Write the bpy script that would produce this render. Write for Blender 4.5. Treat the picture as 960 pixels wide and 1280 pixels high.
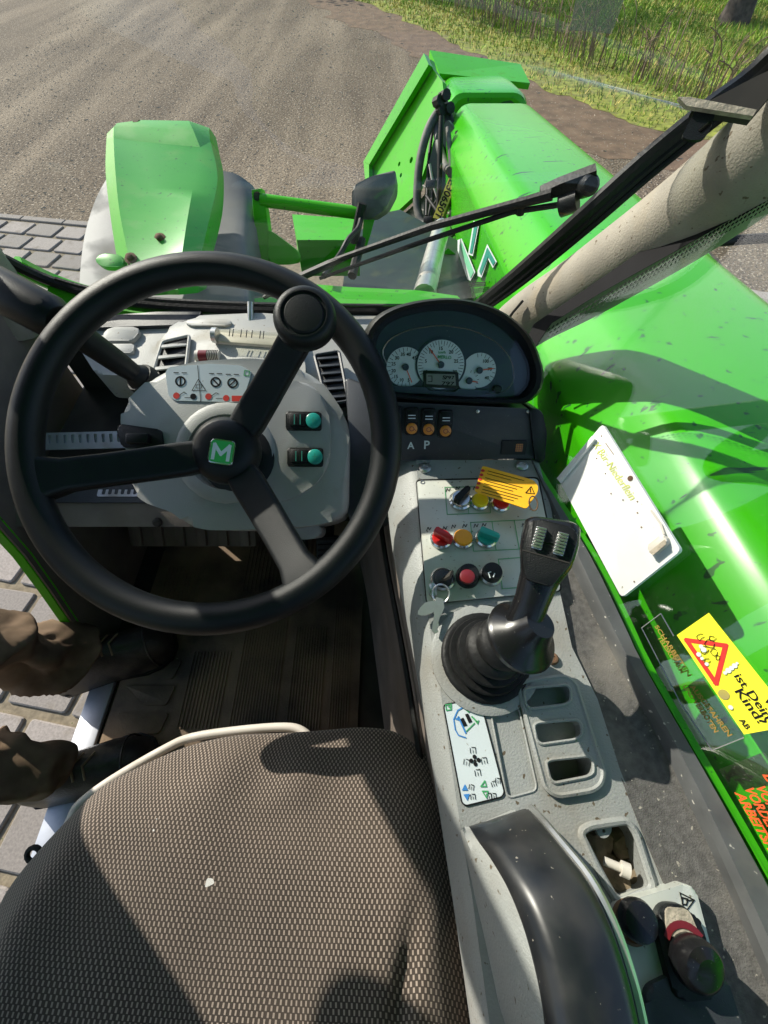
import bpy, bmesh, math, random
from mathutils import Vector as V, Matrix, noise
R = math.radians
random.seed(7)
scene = bpy.context.scene
COL = scene.collection
for o in list(bpy.data.objects):
    bpy.data.objects.remove(o)

# ------------------------------------------------------------------ camera, sky, sun, exposure
CAM = V((0, 0, 1.83)); PITCH = R(56); FPX = 550.0
cd = bpy.data.cameras.new('camera'); cam = bpy.data.objects.new('camera', cd); COL.objects.link(cam)
cam.location = CAM; cam.rotation_euler = (R(90) - PITCH, 0, 0)
cd.sensor_fit = 'VERTICAL'; cd.sensor_height = 24; cd.lens = 24 * FPX / 1280
cd.clip_start = 0.02; cd.clip_end = 400
scene.camera = cam
SUN_DIR = V((-0.655, 0.525, 0.545)).normalized()          # towards the sun: ahead and to the left
wd = bpy.data.worlds.new('World'); scene.world = wd; wd.use_nodes = True
wn = wd.node_tree.nodes; wl = wd.node_tree.links; wn.clear()
sky = wn.new('ShaderNodeTexSky'); sky.sky_type = 'NISHITA'; sky.sun_disc = False
sky.sun_elevation = math.asin(SUN_DIR.z); sky.sun_rotation = math.atan2(SUN_DIR.x, SUN_DIR.y)
bg = wn.new('ShaderNodeBackground'); bg.inputs['Strength'].default_value = 0.14
wo = wn.new('ShaderNodeOutputWorld')
wl.new(sky.outputs[0], bg.inputs[0]); wl.new(bg.outputs[0], wo.inputs[0])
sd = bpy.data.lights.new('sun', 'SUN'); sd.energy = 4.3; sd.angle = R(0.5); sd.color = (1, .94, .83)
so = bpy.data.objects.new('sun', sd); COL.objects.link(so); so.location = (-6, 6, 8)
so.rotation_euler = SUN_DIR.to_track_quat('Z', 'Y').to_euler()
scene.view_settings.view_transform = 'Standard'; scene.view_settings.look = 'None'
scene.view_settings.gamma = 1; scene.view_settings.exposure = 0.68
scene.view_settings.use_curve_mapping = False

# ------------------------------------------------------------------ photo pixel -> ray -> point on a surface
FW = V((0, math.cos(PITCH), -math.sin(PITCH))); UP = V((0, math.sin(PITCH), math.cos(PITCH))); RT = V((1, 0, 0))
def ray(x, y): return FW + RT * ((x - 480) / FPX) + UP * ((640 - y) / FPX)
def Pz(x, y, z): d = ray(x, y); return CAM + d * ((z - CAM.z) / d.z)
def Py(x, y, yy): d = ray(x, y); return CAM + d * (yy / d.y)
def Px(x, y, xx): d = ray(x, y); return CAM + d * (xx / d.x)
class Fr:
    """a plane with its own axes; points on it can be given in metres (pt) or by photo pixel (px)"""
    def __init__(s, o, n, ex=(1, 0, 0)):
        s.o = V(o); s.n = V(n).normalized(); e = V(ex); s.ex = (e - s.n * e.dot(s.n)).normalized(); s.ey = s.n.cross(s.ex)
    def pt(s, u, v, h=0): return s.o + s.ex * u + s.ey * v + s.n * h
    def px(s, x, y, h=0):
        d = ray(x, y); t = (s.o + s.n * h - CAM).dot(s.n) / d.dot(s.n); return CAM + d * t
    def uv(s, x, y, h=0): p = s.px(x, y, h) - s.o; return (p.dot(s.ex), p.dot(s.ey))
    def uvs(s, L, h=0): return [s.uv(x, y, h) for x, y in L]
    def at(s, p): return Fr(p, s.n, s.ex)
Z = Fr((0, 0, 0), (0, 0, 1))

# ------------------------------------------------------------------ materials
def mat(name, col, rough=.5, metal=0, var=.15, vscale=30, bump=.0, bscale=200, dirt=0, dcol=(.25, .2, .14), dscale=14, spec=.5, coat=0, speck=0, speckcol=(.5, .47, .4), spscale=260, streak=0, streakcol=(.02, .1, .02)):
    m = bpy.data.materials.new(name); m.use_nodes = True; nt = m.node_tree; N = nt.nodes; L = nt.links
    b = N['Principled BSDF']; b.inputs['Roughness'].default_value = rough; b.inputs['Metallic'].default_value = metal
    b.inputs['Specular IOR Level'].default_value = spec
    if coat: b.inputs['Coat Weight'].default_value = coat; b.inputs['Coat Roughness'].default_value = .08
    g = N.new('ShaderNodeNewGeometry')
    def nz(scale, detail=4):
        n = N.new('ShaderNodeTexNoise'); n.inputs['Scale'].default_value = scale; n.inputs['Detail'].default_value = detail
        L.new(g.outputs['Position'], n.inputs['Vector']); return n
    def ramp(src, a, b2):
        r = N.new('ShaderNodeMapRange'); r.inputs[1].default_value = a; r.inputs[2].default_value = b2; L.new(src, r.inputs[0]); return r.outputs[0]
    def mix(fac, A, B):
        x = N.new('ShaderNodeMix'); x.data_type = 'RGBA'; L.new(fac, x.inputs[0])
        for s_, i in ((A, 6), (B, 7)):
            if isinstance(s_, tuple): x.inputs[i].default_value = (*s_, 1)
            else: L.new(s_, x.inputs[i])
        return x.outputs[2]
    c = tuple(col); lo = tuple(max(0, k * (1 - var)) for k in c); hi = tuple(min(1, k * (1 + var)) for k in c)
    out = mix(ramp(nz(vscale).outputs[0], .3, .7), lo, hi)
    if dirt:
        d1 = nz(dscale, 8); r = ramp(d1.outputs[0], .62 - dirt * .3, .85 - dirt * .2); out = mix(r, out, tuple(dcol))
        mr = N.new('ShaderNodeMapRange'); mr.inputs[3].default_value = rough; mr.inputs[4].default_value = min(1, rough + .35)
        L.new(r, mr.inputs[0]); L.new(mr.outputs[0], b.inputs['Roughness'])
    if speck:
        out = mix(ramp(nz(spscale, 2).outputs[0], .74 - speck * .2, .78 - speck * .2), out, tuple(speckcol))
    if streak:
        mp = N.new('ShaderNodeMapping'); mp.inputs['Rotation'].default_value = (0, 0, R(28)); mp.inputs['Scale'].default_value = (7, 55, 30); L.new(g.outputs['Position'], mp.inputs[0])
        sn = N.new('ShaderNodeTexNoise'); sn.inputs['Scale'].default_value = 1; sn.inputs['Detail'].default_value = 3; sn.inputs['Distortion'].default_value = .4; L.new(mp.outputs[0], sn.inputs[0])
        out = mix(ramp(sn.outputs[0], .70 - streak * .1, .73 - streak * .1), out, tuple(streakcol))
    L.new(out, b.inputs['Base Color'])
    if bump:
        bn = N.new('ShaderNodeBump'); bn.inputs['Strength'].default_value = bump; bn.inputs['Distance'].default_value = .002
        L.new(nz(bscale, 3).outputs[0], bn.inputs['Height']); L.new(bn.outputs[0], b.inputs['Normal'])
    return m
def glass(name, tint=(.93, .95, .94), dust=0.0):
    m = bpy.data.materials.new(name); m.use_nodes = True; nt = m.node_tree; N = nt.nodes; L = nt.links; N.clear()
    t = N.new('ShaderNodeBsdfTransparent'); t.inputs[0].default_value = (*tint, 1)
    gl = N.new('ShaderNodeBsdfGlossy'); gl.inputs['Roughness'].default_value = .01
    lw = N.new('ShaderNodeLayerWeight'); lw.inputs[0].default_value = .5        # Schlick reflectance, the same from both sides of the sheet
    pw = N.new('ShaderNodeMath'); pw.operation = 'POWER'; pw.inputs[1].default_value = 5; L.new(lw.outputs['Facing'], pw.inputs[0])
    fr = N.new('ShaderNodeMath'); fr.operation = 'MULTIPLY_ADD'; fr.inputs[1].default_value = .9; fr.inputs[2].default_value = .035; L.new(pw.outputs[0], fr.inputs[0])
    mx = N.new('ShaderNodeMixShader'); L.new(fr.outputs[0], mx.inputs[0]); L.new(t.outputs[0], mx.inputs[1]); L.new(gl.outputs[0], mx.inputs[2])
    out = mx.outputs[0]
    if dust:
        g = N.new('ShaderNodeNewGeometry'); n = N.new('ShaderNodeTexNoise'); n.inputs['Scale'].default_value = 420; n.inputs['Detail'].default_value = 3
        n2 = N.new('ShaderNodeTexNoise'); n2.inputs['Scale'].default_value = 9; n2.inputs['Detail'].default_value = 5
        L.new(g.outputs['Position'], n.inputs[0]); L.new(g.outputs['Position'], n2.inputs[0])
        r = N.new('ShaderNodeMapRange'); r.inputs[1].default_value = .66; r.inputs[2].default_value = .74; r.inputs[4].default_value = dust; L.new(n.outputs[0], r.inputs[0])
        r2 = N.new('ShaderNodeMapRange'); r2.inputs[1].default_value = .45; r2.inputs[2].default_value = .8; r2.inputs[4].default_value = dust * .18; L.new(n2.outputs[0], r2.inputs[0])
        ad = N.new('ShaderNodeMath'); ad.operation = 'ADD'; L.new(r.outputs[0], ad.inputs[0]); L.new(r2.outputs[0], ad.inputs[1])
        df = N.new('ShaderNodeBsdfDiffuse'); df.inputs[0].default_value = (.55, .53, .48, 1)
        m2 = N.new('ShaderNodeMixShader'); L.new(ad.outputs[0], m2.inputs[0]); L.new(out, m2.inputs[1]); L.new(df.outputs[0], m2.inputs[2]); out = m2.outputs[0]
    o = N.new('ShaderNodeOutputMaterial'); L.new(out, o.inputs[0]); return m
M = {}
M['green'] = mat('green paint', (.055, .41, .003), .38, var=.06, vscale=3, spec=.25, dirt=.12, dcol=(.1, .3, .05), dscale=20, speck=.22, speckcol=(.03, .12, .02), spscale=90, coat=.06)
M['greenb'] = mat('green boom paint', (.042, .37, .004), .26, var=.08, vscale=2, spec=.25, streak=.35, speck=.36, speckcol=(.02, .14, .02), spscale=60, coat=.08)
M['greenc'] = mat('green cover paint', (.060, .36, .035), .4, var=.08, vscale=4, dirt=.3, dcol=(.13, .34, .08), dscale=9, speck=.3, speckcol=(.04, .16, .03), spscale=90)
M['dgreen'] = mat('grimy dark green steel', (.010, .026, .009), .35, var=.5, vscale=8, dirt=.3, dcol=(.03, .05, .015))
M['black'] = mat('black plastic', (.008, .009, .010), .42, var=.2, spec=.32, bump=.25, bscale=900)
M['chassis'] = mat('oily dark steel', (.014, .018, .012), .3, var=.5, vscale=10, dirt=.3, dcol=(.05, .05, .03))
M['wheelblack'] = mat('wheel black', (.004, .0055, .0065), .42, var=.25, spec=.28, bump=.22, bscale=1500)
M['gloss'] = mat('gloss black', (.008, .008, .009), .27, var=.1, spec=.4, speck=.16, speckcol=(.1, .1, .09), spscale=500)
M['rubber'] = mat('rubber', (.009, .009, .009), .55, var=.3, bump=.3, dirt=.12, dcol=(.05, .046, .04), spec=.3)
M['dark'] = mat('dark interior', (.028, .024, .020), .75, var=.4, vscale=20, dirt=.3, dcol=(.05, .04, .03))
M['brown'] = mat('dusty brown trim', (.15, .125, .105), .7, var=.25, vscale=12, dirt=.4, dcol=(.16, .13, .10), bump=.2)
M['gboard'] = mat('dash grey plastic', (.36, .36, .34), .55, var=.08, vscale=9, dirt=.25, dcol=(.42, .38, .30), bump=.2, bscale=500, speck=.3, speckcol=(.18, .155, .12), spscale=180)
M['pod'] = mat('column grey plastic', (.34, .345, .33), .5, var=.06, vscale=8, dirt=.12, dcol=(.28, .25, .2), bump=.2, bscale=700)
M['console'] = mat('console grey plastic', (.30, .31, .30), .5, var=.12, vscale=10, dirt=.32, dcol=(.21, .19, .155), dscale=9, bump=.3, bscale=500, speck=.30, speckcol=(.11, .085, .055), spscale=170)
M['plate'] = mat('control plate', (.56, .58, .53), .36, metal=.25, var=.08, vscale=14, dirt=.35, dcol=(.44, .41, .33), speck=.3, speckcol=(.2, .18, .13), spscale=230)
M['dpanel'] = mat('dark switch panel', (.03, .034, .04), .45, var=.15, bump=.2, bscale=900, speck=.1, speckcol=(.15, .15, .14), spscale=500)
M['carpet'] = mat('dusty shelf felt', (.115, .11, .105), .95, var=.25, vscale=160, bump=.4, bscale=700, dirt=.38, dcol=(.23, .21, .185), dscale=14, spec=.1, speck=.2, speckcol=(.36, .33, .28), spscale=190)
M['rail'] = mat('window rail', (.085, .087, .088), .5, var=.2, dirt=.3, dcol=(.17, .16, .14), speck=.26, speckcol=(.45, .43, .38), spscale=120)
M['white'] = mat('white paint', (.80, .80, .78), .4, var=.04, speck=.08, speckcol=(.3, .28, .22), spscale=120)
M['bone'] = mat('white tube', (.58, .54, .48), .5, var=.06, dirt=.2, dcol=(.4, .34, .26))
M['beige'] = mat('pillar liner', (.25, .23, .185), .7, var=.18, vscale=18, bump=.4, bscale=480, dirt=.25, dcol=(.30, .25, .17), speck=.36, speckcol=(.10, .075, .045), spscale=150)
M['grey'] = mat('grey plastic arch', (.15, .152, .15), .6, var=.15, vscale=8, dirt=.35, dcol=(.22, .205, .175), dscale=7)
M['hood'] = mat('grey rubber hood', (.085, .082, .075), .6, var=.15, dirt=.35, dcol=(.3, .27, .22))
M['steel'] = mat('steel', (.55, .55, .53), .35, metal=.9, var=.12, dirt=.2, dcol=(.3, .26, .2))
M['alu'] = mat('worn aluminium', (.42, .44, .48), .45, metal=.5, var=.12, dirt=.2)
M['rust'] = mat('rusty steel', (.16, .09, .05), .8, metal=.2, var=.4, vscale=60, bump=.3)
M['dust'] = mat('dust', (.38, .33, .26), .95, var=.25, vscale=120, bump=.6, bscale=300)
M['soil'] = mat('dirt clod', (.17, .13, .085), .95, var=.35, vscale=80, bump=.9, bscale=160)
M['yellow'] = mat('yellow print', (.90, .72, .02), .45, var=.03)
M['syellow'] = mat('sticker yellow', (.93, .85, .03), .4, var=.03)
M['tag'] = mat('tag orange', (.92, .46, .01), .5, var=.04)
M['olabel'] = mat('hose label', (.50, .42, .04), .6, var=.2, dirt=.25)
M['red'] = mat('red', (.55, .02, .02), .3, var=.05)
M['dred'] = mat('dark red', (.16, .015, .02), .3, var=.1)
M['orange'] = mat('orange', (.90, .36, .01), .35, var=.05)
M['amber'] = mat('amber lens', (.62, .22, .03), .35, var=.15)
M['teal'] = mat('teal lens', (.02, .33, .27), .3, var=.08)
M['tealp'] = mat('teal print', (.03, .26, .20), .45, var=.05)
M['mint'] = mat('mint print', (.20, .60, .36), .45, var=.05)
M['bluep'] = mat('blue print', (.05, .22, .55), .45, var=.05)
M['greenp'] = mat('green print', (.06, .33, .12), .45, var=.08)
M['lemb'] = mat('emblem green', (.05, .45, .10), .3, var=.05)
M['label'] = mat('label film', (.60, .66, .68), .3, var=.03, speck=.08, speckcol=(.4, .4, .36))
M['ink'] = mat('black print', (.012, .012, .013), .7, spec=.08)
M['pad'] = mat('arm pad vinyl', (.010, .012, .015), .31, var=.2, spec=.4, dirt=.30, dcol=(.06, .056, .05), dscale=9, speck=.1, speckcol=(.22, .2, .17), spscale=260)
M['inkr'] = mat('red print', (.62, .03, .02), .5)
M['inko'] = mat('orange red print', (.80, .10, .02), .55)
M['inkol'] = mat('faded orange print', (.30, .20, .03), .6)
M['lime'] = mat('lime pen', (.55, .60, .12), .6)
M['silver'] = mat('silver trim', (.62, .62, .60), .22, metal=.9, var=.05)
M['dial'] = mat('dial face', (.62, .68, .68), .5, var=.04)
M['face'] = mat('cluster face', (.035, .05, .075), .3, var=.15, vscale=18, speck=.1, speckcol=(.15, .17, .2))
M['lcd'] = mat('lcd', (.20, .21, .18), .35, var=.05)
M['glass'] = glass('windscreen glass', (.93, .95, .93), .07)
M['sglass'] = glass('side glass', (.96, .98, .96), .06)
M['lens'] = glass('lens', (.94, .95, .96))
M['film'] = glass('clear film', (.95, .96, .94), .08)
M['filmg'] = glass('film over green', (.86, .88, .80), .25)
M['tube'] = glass('level tube', (.90, .90, .84), .5)
M['mat'] = mat('floor mat', (.060, .048, .038), .75, var=.5, vscale=12, dirt=.9, dcol=(.25, .175, .11), dscale=6, bump=.4, speck=.22, speckcol=(.14, .12, .09), spscale=170)
M['trouser'] = mat('brown work trousers', (.19, .135, .09), .9, var=.35, vscale=18, dirt=.35, dcol=(.09, .065, .045), bump=.5, bscale=900, spec=.1)
M['jacket'] = mat('dark jacket', (.03, .035, .04), .9, var=.2, spec=.1)
M['skin'] = mat('skin', (.50, .30, .22), .5, var=.08)
M['hair'] = mat('hair', (.06, .04, .025), .7)
M['boot'] = mat('black leather boot', (.030, .026, .024), .38, var=.4, dirt=.45, dcol=(.13, .105, .08), bump=.3, bscale=300)
M['lace'] = mat('lace', (.22, .16, .10), .8)
M['tyre'] = mat('tyre', (.02, .02, .02), .8, dirt=.4, dcol=(.12, .1, .08))

# ------------------------------------------------------------------ object helpers
ORG = {}
def root(name, label, cat, loc, group=None):
    e = bpy.data.objects.new(name, None); COL.objects.link(e); e.location = loc; e.empty_display_size = .05
    e['label'] = label; e['category'] = cat
    if group: e['group'] = group
    ORG[e.name] = V(loc); return e
def obj(name, geo, m, parent=None, smooth=38, label=None, cat=None, group=None, kind=None, loc=None, midx=None):
    vs, fs = geo; vs = [V(v) for v in vs]
    if parent is not None: org = ORG[parent.name]
    else:
        if loc is None:
            loc = (sum(v.x for v in vs) / len(vs), sum(v.y for v in vs) / len(vs), min(v.z for v in vs))
        org = V(loc)
    me = bpy.data.meshes.new(name); me.from_pydata([v - org for v in vs], [], fs)
    for mm in (m if isinstance(m, (list, tuple)) else [m]): me.materials.append(M[mm] if isinstance(mm, str) else mm)
    if midx: me.polygons.foreach_set('material_index', midx)
    if smooth:
        me.polygons.foreach_set('use_smooth', [True] * len(me.polygons)); me.set_sharp_from_angle(angle=R(smooth))
    me.update()
    o = bpy.data.objects.new(name, me); COL.objects.link(o)
    if parent is not None: o.parent = parent; ORG[o.name] = org
    else: o.location = org; ORG[o.name] = org
    if label: o['label'] = label
    if cat: o['category'] = cat
    if group: o['group'] = group
    if kind is None and name in ('red_pictogram', 'blue_pictogram', 'green_pictogram', 'pictogram', 'scuff', 'stain', 'print', 'red_bullet', 'drawing', 'mark', 'symbol', 'lug'): kind = 'stuff'
    if kind: o['kind'] = kind
    return o
def frombm(bm):
    bmesh.ops.recalc_face_normals(bm, faces=bm.faces)
    bm.verts.index_update(); g = ([v.co.copy() for v in bm.verts], [[v.index for v in f.verts] for f in bm.faces]); bm.free(); return g
def join(*gs):
    vs, fs = [], []
    for v, f in gs:
        k = len(vs); vs += list(v); fs += [[i + k for i in q] for q in f]
    return vs, fs
def rnd(poly, r, n=4):
    """fillet the corners of a 2-D polygon"""
    out = []; N = len(poly)
    for i in range(N):
        p = V(poly[i]); a = V(poly[i - 1]) - p; b = V(poly[(i + 1) % N]) - p
        rr = r[i] if isinstance(r, (list, tuple)) else r
        d = min(rr, a.length * .48, b.length * .48)
        if d < 1e-6: out.append(tuple(p)); continue
        A = p + a.normalized() * d; B = p + b.normalized() * d
        for k in range(n + 1):
            t = k / n; out.append(tuple(A * (1 - t) ** 2 + p * 2 * t * (1 - t) + B * t ** 2))
    return out
def rrect(w, h, r, n=4, c=(0, 0)):
    return rnd([(c[0] - w / 2, c[1] - h / 2), (c[0] + w / 2, c[1] - h / 2), (c[0] + w / 2, c[1] + h / 2), (c[0] - w / 2, c[1] + h / 2)], r, n)
def circ(r, n=24, c=(0, 0)): return [(c[0] + r * math.cos(2 * math.pi * k / n), c[1] + r * math.sin(2 * math.pi * k / n)) for k in range(n)]
def prism(fr, poly, h0, h1, bev=0, seg=2, taper=1):
    bm = bmesh.new(); cx = sum(p[0] for p in poly) / len(poly); cy = sum(p[1] for p in poly) / len(poly)
    lo = [bm.verts.new(fr.pt(cx + (u - cx) * taper, cy + (v - cy) * taper, h0)) for u, v in poly]; hi = [bm.verts.new(fr.pt(u, v, h1)) for u, v in poly]
    n = len(poly); top = bm.faces.new(hi); bm.faces.new(lo[::-1])
    for i in range(n): bm.faces.new((lo[i], lo[(i + 1) % n], hi[(i + 1) % n], hi[i]))
    if bev:
        es = list(top.edges)
        bmesh.ops.bevel(bm, geom=es, offset=bev, segments=seg, affect='EDGES', profile=.5, clamp_overlap=True)
    return frombm(bm)
def box(fr, c, d, bev=0, seg=2):
    bm = bmesh.new(); vs = []
    for k in (-1, 1):
        for j in (-1, 1):
            for i in (-1, 1): vs.append(bm.verts.new(fr.pt(c[0] + i * d[0] / 2, c[1] + j * d[1] / 2, c[2] + k * d[2] / 2)))
    for f in ((0, 2, 3, 1), (4, 5, 7, 6), (0, 1, 5, 4), (2, 6, 7, 3), (0, 4, 6, 2), (1, 3, 7, 5)): bm.faces.new([vs[i] for i in f])
    if bev: bmesh.ops.bevel(bm, geom=list(bm.edges), offset=bev, segments=seg, affect='EDGES', profile=.5, clamp_overlap=True)
    return frombm(bm)
def slab(p00, p10, p11, p01, t, nrm=None):
    """a quad of real thickness"""
    a, b, c, d = V(p00), V(p10), V(p11), V(p01); n = (V(nrm) if nrm else (b - a).cross(d - a)).normalized()
    vs = [a, b, c, d] + [q - n * t for q in (a, b, c, d)]
    return vs, [(0, 1, 2, 3), (7, 6, 5, 4), (0, 4, 5, 1), (1, 5, 6, 2), (2, 6, 7, 3), (3, 7, 4, 0)]
def smoothpath(pts, n=6):
    pts = [V(p) for p in pts]; out = []
    for i in range(len(pts) - 1):
        p0 = pts[max(i - 1, 0)]; p1 = pts[i]; p2 = pts[i + 1]; p3 = pts[min(i + 2, len(pts) - 1)]
        for k in range(n):
            t = k / n
            out.append(.5 * ((2 * p1) + (p2 - p0) * t + (2 * p0 - 5 * p1 + 4 * p2 - p3) * t * t + (3 * p1 - p0 - 3 * p2 + p3) * t ** 3))
    out.append(pts[-1]); return out
def tube(pts, r, seg=10, closed=False, cap=True, flat=None):
    """swept round bar; r may vary; flat=(w,h) scales the section"""
    pts = [V(p) for p in pts]; n = len(pts); vs, fs = [], []; up = None
    for i, p in enumerate(pts):
        t = (pts[(i + 1) % n] - pts[i - 1]) if closed else (pts[min(i + 1, n - 1)] - pts[max(i - 1, 0)])
        t.normalize()
        if up is None: up = t.orthogonal().normalized() if flat is None or len(flat) < 3 else V(flat[2])
        up = (up - t * up.dot(t)).normalized(); sd_ = t.cross(up); rr = r[i] if isinstance(r, (list, tuple)) else r
        fw_, fh_ = (flat[0], flat[1]) if flat else (1, 1)
        for k in range(seg):
            a = 2 * math.pi * k / seg; vs.append(p + (sd_ * math.cos(a) * fw_ + up * math.sin(a) * fh_) * rr)
    m = n if closed else n - 1
    for i in range(m):
        for k in range(seg):
            a = i * seg + k; b = i * seg + (k + 1) % seg; j = (i + 1) % n
            fs.append((a, b, j * seg + (k + 1) % seg, j * seg + k))
    if cap and not closed: fs.append(tuple(range(seg))[::-1]); fs.append(tuple(range((n - 1) * seg, n * seg)))
    return vs, fs
def lathe(fr, prof, seg=28, c=(0, 0)):
    """prof: list of (radius, height) along the plane's normal"""
    vs, fs = [], []; n = len(prof)
    for r_, h in prof:
        for k in range(seg):
            a = 2 * math.pi * k / seg; vs.append(fr.pt(c[0] + r_ * math.cos(a), c[1] + r_ * math.sin(a), h))
    for i in range(n - 1):
        for k in range(seg): fs.append((i * seg + k, i * seg + (k + 1) % seg, (i + 1) * seg + (k + 1) % seg, (i + 1) * seg + k))
    fs.append(tuple(range(seg))[::-1]); fs.append(tuple(range((n - 1) * seg, n * seg))); return vs, fs
def loft(secs, cap=True, closed=True):
    vs, fs = [], []; m = len(secs[0])
    for s in secs: vs += [V(p) for p in s]
    for i in range(len(secs) - 1):
        for k in range(m if closed else m - 1): fs.append((i * m + k, i * m + (k + 1) % m, (i + 1) * m + (k + 1) % m, (i + 1) * m + k))
    if cap: fs.append(tuple(range(m))[::-1]); fs.append(tuple(range((len(secs) - 1) * m, len(secs) * m)))
    return vs, fs
def plate_holes(fr, outer, holes, t, depths, lip=0):
    """plate with real openings; each hole gets walls down to its depth and a floor (depth<0: open)"""
    bm = bmesh.new(); edges = []; loops = []
    for L_ in [outer] + holes:
        vs = [bm.verts.new(fr.pt(u, v, 0)) for u, v in L_]; es = [bm.edges.new((vs[i], vs[(i + 1) % len(vs)])) for i in range(len(vs))]
        edges += es; loops.append(vs)
    bmesh.ops.triangle_fill(bm, use_beauty=True, use_dissolve=False, edges=edges, normal=fr.n)
    for li, vs in enumerate(loops):
        d = t if li == 0 else abs(depths[li - 1]); lo = [bm.verts.new(v.co - fr.n * d) for v in vs]; n = len(vs)
        for i in range(n): bm.faces.new((vs[i], vs[(i + 1) % n], lo[(i + 1) % n], lo[i]))
        if li and depths[li - 1] > 0: bm.faces.new(lo)
        if li == 0: pass
    for f in bm.faces: f.normal_update()
    bm.verts.index_update(); g = ([v.co.copy() for v in bm.verts], [[v.index for v in f.verts] for f in bm.faces]); bm.free(); return g
_tc = {}
def textgeo(s, bold=0, shear=0):
    k = (s, bold, shear)
    if k not in _tc:
        c = bpy.data.curves.new('t', 'FONT'); c.body = s; c.offset = bold; c.shear = shear; c.resolution_u = 3
        o = bpy.data.objects.new('t', c); COL.objects.link(o); dg = bpy.context.evaluated_depsgraph_get(); me = o.evaluated_get(dg).to_mesh()
        vs = [tuple(v.co) for v in me.vertices]; fs = [tuple(p.vertices) for p in me.polygons]
        o.evaluated_get(dg).to_mesh_clear(); bpy.data.objects.remove(o); bpy.data.curves.remove(c); _tc[k] = (vs, fs)
    return _tc[k]
def text(fr, s, p0, p1, h=.0006, hm=None, bold=.02, shear=0):
    """flat lettering on a plane: baseline from photo pixel p0 to p1, cap height hm in metres"""
    vs, fs = textgeo(s, bold, shear); a = fr.px(*p0, h); b = fr.px(*p1, h); ux = (b - a); w = ux.length; ux.normalize(); uy = fr.n.cross(ux)
    x0 = min(v[0] for v in vs); x1 = max(v[0] for v in vs); y1 = max(v[1] for v in vs); sx = w / (x1 - x0); sy = hm / y1 if hm else sx
    return [a + ux * ((v[0] - x0) * sx) + uy * (v[1] * sy) for v in vs], fs
def stroke(fr, pts, w, h=.0006, closed=False):
    """flat printed line through photo pixels"""
    P = [V(fr.uv(x, y, h)) for x, y in pts]; return stroke_uv(fr, P, w, h, closed)
def stroke_uv(fr, P, w, h=.0006, closed=False):
    P = [V(p) for p in P]; vs, fs = [], []; n = len(P)
    for i in range(n if closed else n - 1):
        a, b = P[i], P[(i + 1) % n]; d = b - a
        if d.length < 1e-9: continue
        d = d.normalized(); nn = V((-d.y, d.x)) * w / 2; e = d * w / 2 * .8; k = len(vs)
        vs += [fr.pt(*(a - e + nn), h), fr.pt(*(a - e - nn), h), fr.pt(*(b + e - nn), h), fr.pt(*(b + e + nn), h)]; fs.append((k, k + 1, k + 2, k + 3)); h += 2e-6
    return vs, fs
def disc(fr, c, r, h=.0006, n=20): return [fr.pt(*p, h) for p in circ(r, n, c)], [tuple(range(n))]
def patch(fr, poly, h=.0006): return [fr.pt(*p, h) for p in poly], [tuple(range(len(poly)))]
def hnz(x, y, z=0, s=1): return noise.noise(V((x * s, y * s, z * s)))
def resample(poly, n):
    P = [V(p) for p in poly]; L = [(P[(i + 1) % len(P)] - P[i]).length for i in range(len(P))]; T = sum(L); out = []
    for k in range(n):
        d = T * k / n; i = 0
        while d > L[i]: d -= L[i]; i += 1
        out.append(P[i].lerp(P[(i + 1) % len(P)], d / L[i]))
    return out
# ================================================================== the setting: yard, paving, verge
def nodes_mat(name, rough=.9):
    m = bpy.data.materials.new(name); m.use_nodes = True; nt = m.node_tree; b = nt.nodes['Principled BSDF']; b.inputs['Roughness'].default_value = rough
    b.inputs['Specular IOR Level'].default_value = .25; return m, nt.nodes, nt.links, b
def asphalt():
    m, N, L, b = nodes_mat('yard surface'); g = N.new('ShaderNodeNewGeometry')
    def nz(scale, det=5, vec=None):
        n = N.new('ShaderNodeTexNoise'); n.inputs['Scale'].default_value = scale; n.inputs['Detail'].default_value = det; L.new(vec or g.outputs['Position'], n.inputs[0]); return n.outputs[0]
    def rng(s, a, c, lo=0, hi=1):
        r = N.new('ShaderNodeMapRange'); r.inputs[1].default_value = a; r.inputs[2].default_value = c; r.inputs[3].default_value = lo; r.inputs[4].default_value = hi; L.new(s, r.inputs[0]); return r.outputs[0]
    def mix(f, A, B, mode='MIX'):
        x = N.new('ShaderNodeMix'); x.data_type = 'RGBA'; x.blend_type = mode
        if isinstance(f, float): x.inputs[0].default_value = f
        else: L.new(f, x.inputs[0])
        for s_, i in ((A, 6), (B, 7)):
            if isinstance(s_, tuple): x.inputs[i].default_value = (*s_, 1)
            else: L.new(s_, x.inputs[i])
        return x.outputs[2]
    mp = N.new('ShaderNodeMapping'); mp.inputs['Rotation'].default_value = (0, 0, R(16)); mp.inputs['Scale'].default_value = (1.6, .16, 1); L.new(g.outputs['Position'], mp.inputs[0])
    tr = rng(nz(1.1, 8, mp.outputs[0]), .42, .68, 0, .9)
    c = mix(rng(nz(.7, 4), .35, .7), (.110, .082, .053), (.165, .125, .081))
    c = mix(tr, c, (.29, .228, .155))
    c = mix(rng(nz(20, 6), .46, .74, 0, .55), c, (.060, .044, .030))
    c = mix(rng(nz(55, 3), .55, .62), c, (.030, .025, .02))
    c = mix(rng(nz(38, 3, None), .585, .65), c, (.38, .32, .24))
    L.new(c, b.inputs['Base Color'])
    bp = N.new('ShaderNodeBump'); bp.inputs['Strength'].default_value = .9; bp.inputs['Distance'].default_value = .02; L.new(nz(36, 5), bp.inputs['Height']); L.new(bp.outputs[0], b.inputs['Normal'])
    return m
M['asphalt'] = asphalt()
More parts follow.
